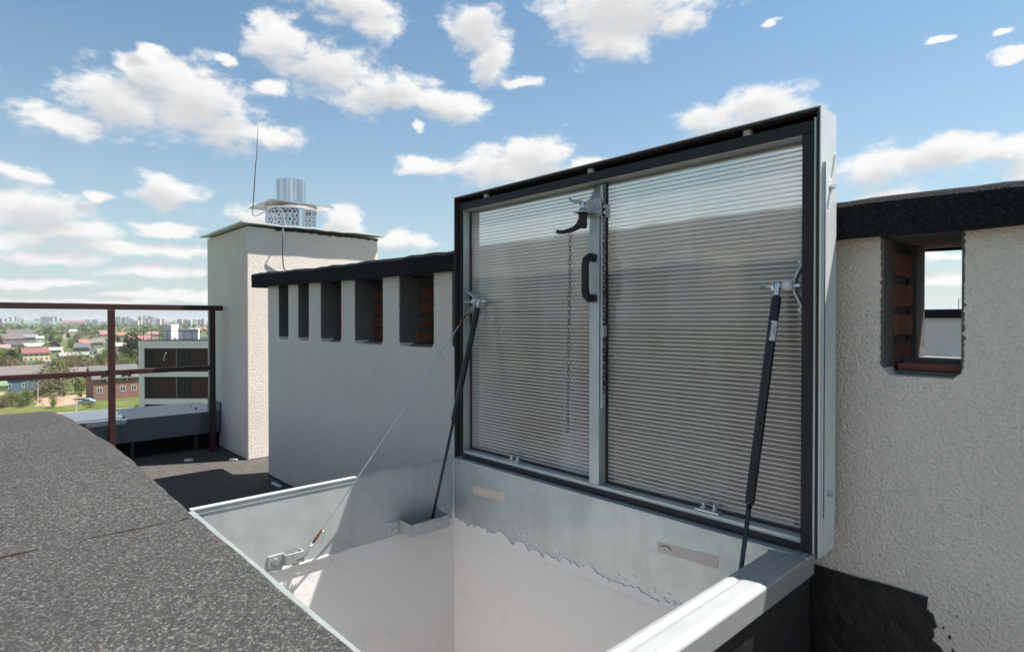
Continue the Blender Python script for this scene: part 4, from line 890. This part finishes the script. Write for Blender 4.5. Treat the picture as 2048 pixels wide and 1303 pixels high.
for i, (u, v, w, h) in enumerate(TW):
    d = rt.uniform(2300, 3400) if h > 7 else rt.uniform(1900, 2600); k = d / FPX
    p = FV * d + RV * ((u - 1024) / FPX * d); p.z = ZG; ztopv = S + (640.2 - (v - h * .5)) * k; H = ztopv - ZG; W = w * k * .82
    c = rt.choice([(.62,.58,.54),(.50,.48,.47),(.42,.44,.47),(.66,.62,.52),(.55,.45,.40)])
    kind = 'grey blue' if c[2] > c[0] else ('cream' if c[0] > .63 else ('pale' if c[0] > .6 else ('rosy' if c[0] > .53 else 'grey')))
    t = local_thing('tower_block', 'distant %s tower block, %s from the left on the skyline' % (kind, ORD[i]), 'tower block', 'tower blocks on the skyline')
    MB(1).box(-W/2, W/2, -7, 7, -1, H).build('wall', paint(c), t)
    wn = MB(1); nf = max(4, int(H / 3.2))
    for f in range(1, nf):
        z = H * f / nf; wn.box(-W/2 + 1, W/2 - 1, -7.25, -7.02, z - .7, z + .6)
    wn.build('window_band', paint((.16, .18, .2)), t)
    MB(1).box(-W/5, W/5, -3, 3, H + .01, H + 2.6).build('lift_house', paint(tuple(x * .8 for x in c)), t)
    place(t, p, face(p) + R(rt.uniform(-35, 35)))

# ---- modern apartment block
AD = 61.0; ak = AD / FPX
ap = FV * AD + RV * ((277 - 1024) / FPX * AD); ap.z = ZG
apt = local_thing('apartment_block', 'modern apartment block with white bands, brown brick panels and dark windows', 'building')
zz = lambda v: S - (v - 640.2) * ak - ZG
WHT = paint((.82, .76, .755)); BK = paint((.060, .030, .026), .8); DK = paint((.018, .02, .022), .4); DKG = paint((.022, .026, .028), .12)
AW, AH = 14.0, zz(680)
MB(1).box(.02, AW, .30, 11, -.5, AH - .05).build('body', paint((.5, .5, .5)), apt)
MB(1).box(0, .52, 0, .299, -.5, zz(696) - .002).build('column', WHT, apt)
bands = [(680, 696)] + [(743 + 54 * i, 753 + 54 * i + (1 if i else 0)) for i in range(6)]
for i, (a, b) in enumerate(bands): MB(1).box(-.02 if i == 0 else .521, AW, -.03, .299, zz(b), zz(a)).build('band', WHT, apt)
MB(1).box(-.05, AW, -.06, 11, AH - .049, AH + .02).build('roof_edge', DK, apt)
for i in range(6):
    z1 = zz(696 if i == 0 else bands[i][1]) - .003; z0 = zz(bands[i + 1][0]) + .003
    if z0 < 0: z0 = .1
    if z1 < z0: continue
    for x0 in (0, 7.05):
        for (a, b) in ((1.50, 3.78), (5.36, 7.05)): MB(1).box(x0 + a, x0 + b, .12, .298, z0, z1).build('brick_panel', BK, apt)
        for (a, b) in ((.56, 1.46), (3.95, 5.30)):
            wo = MB(1); wt = .07
            for q in ((a, a + wt, z0, z1), (b - wt, b, z0, z1), ((a + b) / 2 - wt / 2, (a + b) / 2 + wt / 2, z0, z1), (a, b, z0, z0 + wt), (a, b, z1 - wt, z1), (a, b, z0 + .9, z0 + .97)): wo.box(q[0] + x0, q[1] + x0, .16, .24, q[2], q[3])
            wf = wo.build('window_frame', DK, apt)
            for q in ((a + wt, (a + b) / 2 - wt / 2), ((a + b) / 2 + wt / 2, b - wt)): MB(1).box(x0 + q[0], x0 + q[1], .205, .225, z0 + wt, z1 - wt).build('pane', DKG, wf)
            MB(1).box(x0 + a + .03, x0 + b - .03, .262, .296, z0 + .9, z1 - wt).build('curtain', paint((.16, .175, .18)), wf)
        MB(1).box(x0 + 3.80, x0 + 3.93, .1, .298, z0, z1).build('pilaster', paint((.20, .15, .14)), apt)
rx = lambda u, y=3.2: (u - 1024) / FPX * (AD + y) + 747 / FPX * AD
MB(1).box(rx(333), rx(350), 2.5, 3.9, AH + .021, zz(651) + .1).build('roof_chimney', WHT, apt)
vw = MB(1); vw.box(rx(358), rx(398), 3, 3.4, AH + .021, zz(666)); vw.box(rx(358), rx(398), 3, 3.4, zz(659.5), zz(658))
for i in range(8): x = rx(358) + (rx(398) - rx(358)) * i / 7.0; vw.box(max(rx(358), x - .09), min(rx(398), x + .09), 3, 3.4, zz(666) + .001, zz(659.5) - .001)
vw.build('roof_vent_wall', WHT, apt)
rl = MB(1); rl.box(.2, AW, .35, .39, zz(662), zz(661.2)); 
for i in range(16): rl.box(.25 + i * .85, .29 + i * .85, .35, .39, AH + .021, zz(662) - .001)
rl.build('roof_railing', DK, apt)
lamp = MB(1).tube([(2.55, .1, zz(721)), (2.7, -.1, zz(714)), (3.0, -.25, zz(705))], .05, 6).build('lamp_arm', paint((.6, .6, .6)), apt)
place(apt, ap, -YAW)

# ---- poles, car, sand heaps
for (u, v, h, lb) in ((74.5, 806, 43, 'tall concrete pole standing before the blue house'), (150.5, 826, 26, 'short white pole beside the roof parapet'), (149, 786, 15, 'thin post by the green tree'), (169, 786, 13, 'thin grey post left of the brick house')):
    p, k = ground_at(u, v); t = local_thing('utility_pole', lb, 'pole'); H = h * k
    MB(1).tube([(0, 0, -.5), (0, 0, H)], [.16, .11], 10).build('shaft', paint((.52, .48, .42)), t)
    MB(1).box(-.05, .05, -.35, .35, H - .5, H - .38).build('crossarm', paint((.4, .36, .3)), t); place(t, p, .4)
p, k = ground_at(172.5, 806); car = local_thing('parked_car', 'light blue saloon car parked before the brick house', 'car')
body = [(-2.05, .32), (-2.1, .62), (-1.95, .82), (-1.0, .90), (-.35, 1.36), (.75, 1.38), (1.3, .95), (1.95, .88), (2.08, .6), (2.0, .32)]
MB(1).prism(body, 'y', -.8, .8).build('body', paint((.26, .44, .58), .3), car, bevel=.08)
MB(1).prism([(-.86, .93), (-.33, 1.29), (.70, 1.31), (1.1, .95)], 'y', -.815, .815).build('side_glass', 'glass', car)
for x in (-1.3, 1.3):
    for y in (-.72, .72):
        w = MB(1).tube([(x, y - .1, .31), (x, y + .1, .31)], .31, 16).build('wheel', paint((.02, .02, .02)), car); MB(1).tube([(x, y - .11, .31), (x, y + .11, .31)], .17, 12).build('rim', paint((.5, .5, .5), .3), w)
for y in (-.55, .55): MB(1).box(-2.115, -2.06, y - .17, y + .17, .55, .7).build('headlight', paint((.8, .8, .75), .2), car)
MB(1).box(-2.16, -2.0, -.78, .78, .36, .48).build('bumper', paint((.1, .1, .1)), car)
place(car, p, face(p) + R(-18))
for (u, v, w, h, lb) in ((125, 806, 66, 13, 'broad heap of sandy soil left of the blue car'), (86, 811, 30, 8, 'low sandy heap behind the round young tree')):
    p, k = ground_at(u, v); rows = []; rr = random.Random(u)
    for i in range(13):
        a = i / 12; row = []
        for j in range(25):
            w_ = 2 * math.pi * j / 24; q = 1 + .25 * math.sin(3 * w_ + u) + .12 * math.sin(7 * w_); row.append((w * k / 2 * a * q * math.cos(w_), w * k / 3.2 * a * q * math.sin(w_), h * k * (1 - a) ** 1.15 * (1 + .1 * rr.gauss(0, 1)) - .1))
        rows.append(row)
    t = tag(MB(1).grid(rows).build('sand_heap', 'soil', None, True), lb, 'heap'); place(t, p, face(p))

# ---- trees
def crown_mesh(seed, w, h, nq, leaf, sparse=0):
    rr = random.Random(seed); m = MB(1); lobes = []
    for i in range(9):
        a = rr.uniform(0, 6.28); q = rr.uniform(.1, .6); lobes.append((q * w * .5 * math.cos(a), q * w * .5 * math.sin(a), h * rr.uniform(.28, .85), w * rr.uniform(.22, .36)))
    for i in range(nq):
        lx, ly, lz, lr = rr.choice(lobes); d = Vector((rr.gauss(0, 1), rr.gauss(0, 1), rr.gauss(0, 1))).normalized(); q = lr * rr.uniform(.45, 1.08) ** (.5)
        c = Vector((lx, ly, lz)) + Vector((d.x, d.y, d.z * 1.05)) * q; c.z = max(c.z, h * .12)
        a = Vector((rr.gauss(0, 1), rr.gauss(0, 1), rr.gauss(0, 1))).normalized(); b = a.cross(Vector((rr.gauss(0, 1), rr.gauss(0, 1), rr.gauss(0, 1)))).normalized(); s = leaf * rr.uniform(.5, 1.2)
        m.add([tuple(c - a * s), tuple(c + b * s * .7), tuple(c + a * s), tuple(c - b * s * .7)], [(0, 1, 2, 3)])
    return m
def trunk_mesh(seed, w, h):
    rr = random.Random(seed); m = MB(1).tube([(0, 0, -.3), (.05, 0, h * .3), (.1, .05, h * .55), (.1, 0, h * .8)], [h * .03, h * .024, h * .014, h * .005], 7)
    for i in range(6):
        a = rr.uniform(0, 6.28); z = h * rr.uniform(.25, .55); m.tube([(.05, 0, z), (w * .18 * math.cos(a), w * .18 * math.sin(a), z + h * .15), (w * .34 * math.cos(a), w * .34 * math.sin(a), z + h * .24)], [h * .012, h * .008, h * .003], 5)
    return m
KINDS = {}
for nm, mat, w, h, nq, leaf in (('green', 'leaf_green', 7, 7, 1500, .25), ('green2', 'leaf_green', 8, 6, 1500, .26), ('fresh', 'leaf_fresh', 6, 7, 1500, .24), ('olive', 'leaf_olive', 8, 7, 1500, .22), ('olive2', 'leaf_olive', 9, 6.5, 1500, .22), ('dark', 'leaf_dark', 5, 9, 1500, .25), ('bare', 'leaf_bare', 7, 7, 700, .2)):
    c = crown_mesh(hash(nm) % 100 if False else len(KINDS) + 5, w, h, nq, leaf).build('crown', mat, None); tr = trunk_mesh(len(KINDS) + 2, w, h).build('trunk', 'bark', None)
    KINDS[nm] = (c.data, tr.data); bpy.data.objects.remove(c); bpy.data.objects.remove(tr)
LAB = {'green': 'leafy green tree among the village houses', 'fresh': 'fresh yellow-green spring tree among the village houses', 'olive': 'olive brown budding tree among the village houses', 'dark': 'dark conical tree among the village houses', 'bare': 'greyish twiggy tree barely in leaf'}
def tree(kind, p, s, rz, label=None, sx=1.0, group='trees scattered through the valley', name='tree'):
    t = bpy.data.objects.new(name, None); COL.objects.link(t); t.location = p; t.rotation_euler.z = rz; t.scale = (s * sx, s * sx, s)
    tag(t, label or LAB[kind.rstrip('2')], 'tree', group if label is None else None)
    for nm, me in zip(('crown', 'trunk'), KINDS[kind]):
        o = bpy.data.objects.new(nm, me); COL.objects.link(o); o.parent = t
    return t
def short(t):
    w = t.split()[:9]
    while w[-1] in 'the of and with at in a from before behind beside below above by next to left right among long two other'.split(): w.pop()
    return ' '.join(w)
def near_label(kind, u, v):
    look = {'green': 'leafy green tree', 'fresh': 'fresh yellow-green tree', 'olive': 'olive brown tree', 'dark': 'dark conical tree', 'bare': 'greyish twiggy tree'}[kind.rstrip('2')]
    q = min(V, key=lambda h: abs(h[0] - u) + 2 * abs(h[1] - v)); side = 'left of' if u < q[0] - q[2] * .45 else 'right of' if u > q[0] + q[2] * .45 else 'behind' if v < q[1] else 'in front of'
    return '%s %s the %s' % (look, side, short(q[7]))
def tree_px(kind, u, v, hpx, label, sx=1.0):
    p, k = ground_at(u, v); return tree(kind, p, hpx * k / 7.0, u * 1.3, label, sx)
tree_px('olive', 118, 790, 62, 'big olive brown tree in the middle of the gardens', 1.25)
tree_px('olive2', 98, 784, 46, 'broad olive tree left of the big one', 1.2)
tree_px('fresh', 158, 787, 38, 'bright yellow-green tree left of the brick house', 1.05)
tree_px('fresh', 105, 815, 25, 'round young tree on a thin trunk by the soil heap', .8)
tree_px('green', 50, 812, 32, 'dense green bush left of the tall pole', .75)
tree_px('green', 44, 815, 20, 'low green shrub before the dense bush', .8)
tree_px('bare', 70, 795, 20, 'pale twiggy shrub at the corner of the blue house', 1.2)
tree_px('olive', 22, 812, 34, 'olive shrub below the blue house', .9)
tree_px('olive2', 5, 815, 26, 'brownish shrub at the left picture edge', 1.0)
tree_px('olive2', 140, 742, 26, 'olive tree row above the big tree', 1.4)
tree_px('olive', 178, 740, 24, 'olive tree behind the brown barn', 1.3)
tree_px('green2', 20, 740, 20, 'green hedge tree behind the blue house roof', 1.8)
tree_px('dark', 262, 730, 54, 'tall dark tree against the apartment block', 1.1)
tree_px('green', 250, 728, 30, 'green tree left of the tall dark tree', 1.0)
tree_px('bare', 20, 722, 26, 'brown twiggy tree left of the red roofed house', 1.4)
rt = random.Random(33); nt_ = 0
for i in range(700):
    if nt_ >= 290: break
    v = 654 + 92 * rt.random() ** 1.5; u = rt.uniform(-130, 470)
    if any(abs(u - q[0]) < q[2] * .55 and -1.0 < v - q[1] < 13 for q in V): continue
    if 27 < u < 112 and 719 < v < 742: continue
    p, k = ground_at(u, v)
    kind = rt.choice(['green', 'green2', 'fresh', 'olive', 'olive2', 'olive', 'green', 'dark', 'bare'])
    tree(kind, p, rt.uniform(.75, 1.25) * (.9 if v > 690 else 1.15), rt.uniform(0, 6), near_label(kind, u, v), rt.uniform(.9, 1.3))['group'] = 'trees scattered through the valley'; nt_ += 1
for i in range(22):                                   # bushes on the meadow edge
    p, k = ground_at(rt.uniform(-40, 300), rt.uniform(783, 822)); tree(rt.choice(['green', 'olive', 'fresh']), p, rt.uniform(.12, .28), rt.uniform(0, 6), 'small bush on the rough meadow below the roof', 1.4, 'x', 'bush')['group'] = 'small bushes on the meadow'
# tree belts too far off to count
rt = random.Random(5); m = MB(1)
for i in range(9000):
    d = rt.choice([rt.uniform(900, 1500), rt.uniform(1300, 2300), rt.uniform(2300, 5200)]); u = rt.uniform(-500, 700) if d < 3000 else rt.uniform(-900, 1200)
    if math.sin(d * .013 + u * .02) + math.sin(u * .05 + d * .004) < -.4 and d < 2300: continue
    p = FV * d + RV * ((u - 1024) / FPX * d); s = rt.uniform(2.2, 4.6) * (1 + d / 3500); h = rt.uniform(1, 8) * (1 + d / 6000)
    a = Vector((rt.gauss(0, 1), rt.gauss(0, 1), rt.gauss(0, .6))).normalized() * s; b = Vector((rt.gauss(0, .5), rt.gauss(0, .5), 1)).normalized() * s * .6; c = p + Vector((0, 0, ZG + h - p.z))
    m.add([tuple(c - a), tuple(c - b), tuple(c + a), tuple(c + b)], [(0, 1, 2, 3)])
tag(m.build('tree_belt', 'leaf_green'), 'green belt of woods and gardens below the skyline', 'woods', kind='stuff')

# ---- summer haze over the valley
tv = NT('haze'); tv.N.remove(tv.b); pv = tv.node('ShaderNodeVolumePrincipled'); pv.inputs['Color'].default_value = (.86, .92, 1, 1); pv.inputs['Density'].default_value = HAZE; pv.inputs['Anisotropy'].default_value = .3
tv.L.new(pv.outputs[0], tv.o.inputs['Volume']); MATS['haze'] = tv.m
tag(MB(1).box(-15000, 15000, -15000, 15000, ZG - 1, 60).build('haze', 'haze'), 'thin pale summer haze filling the valley air', 'haze', kind='stuff')
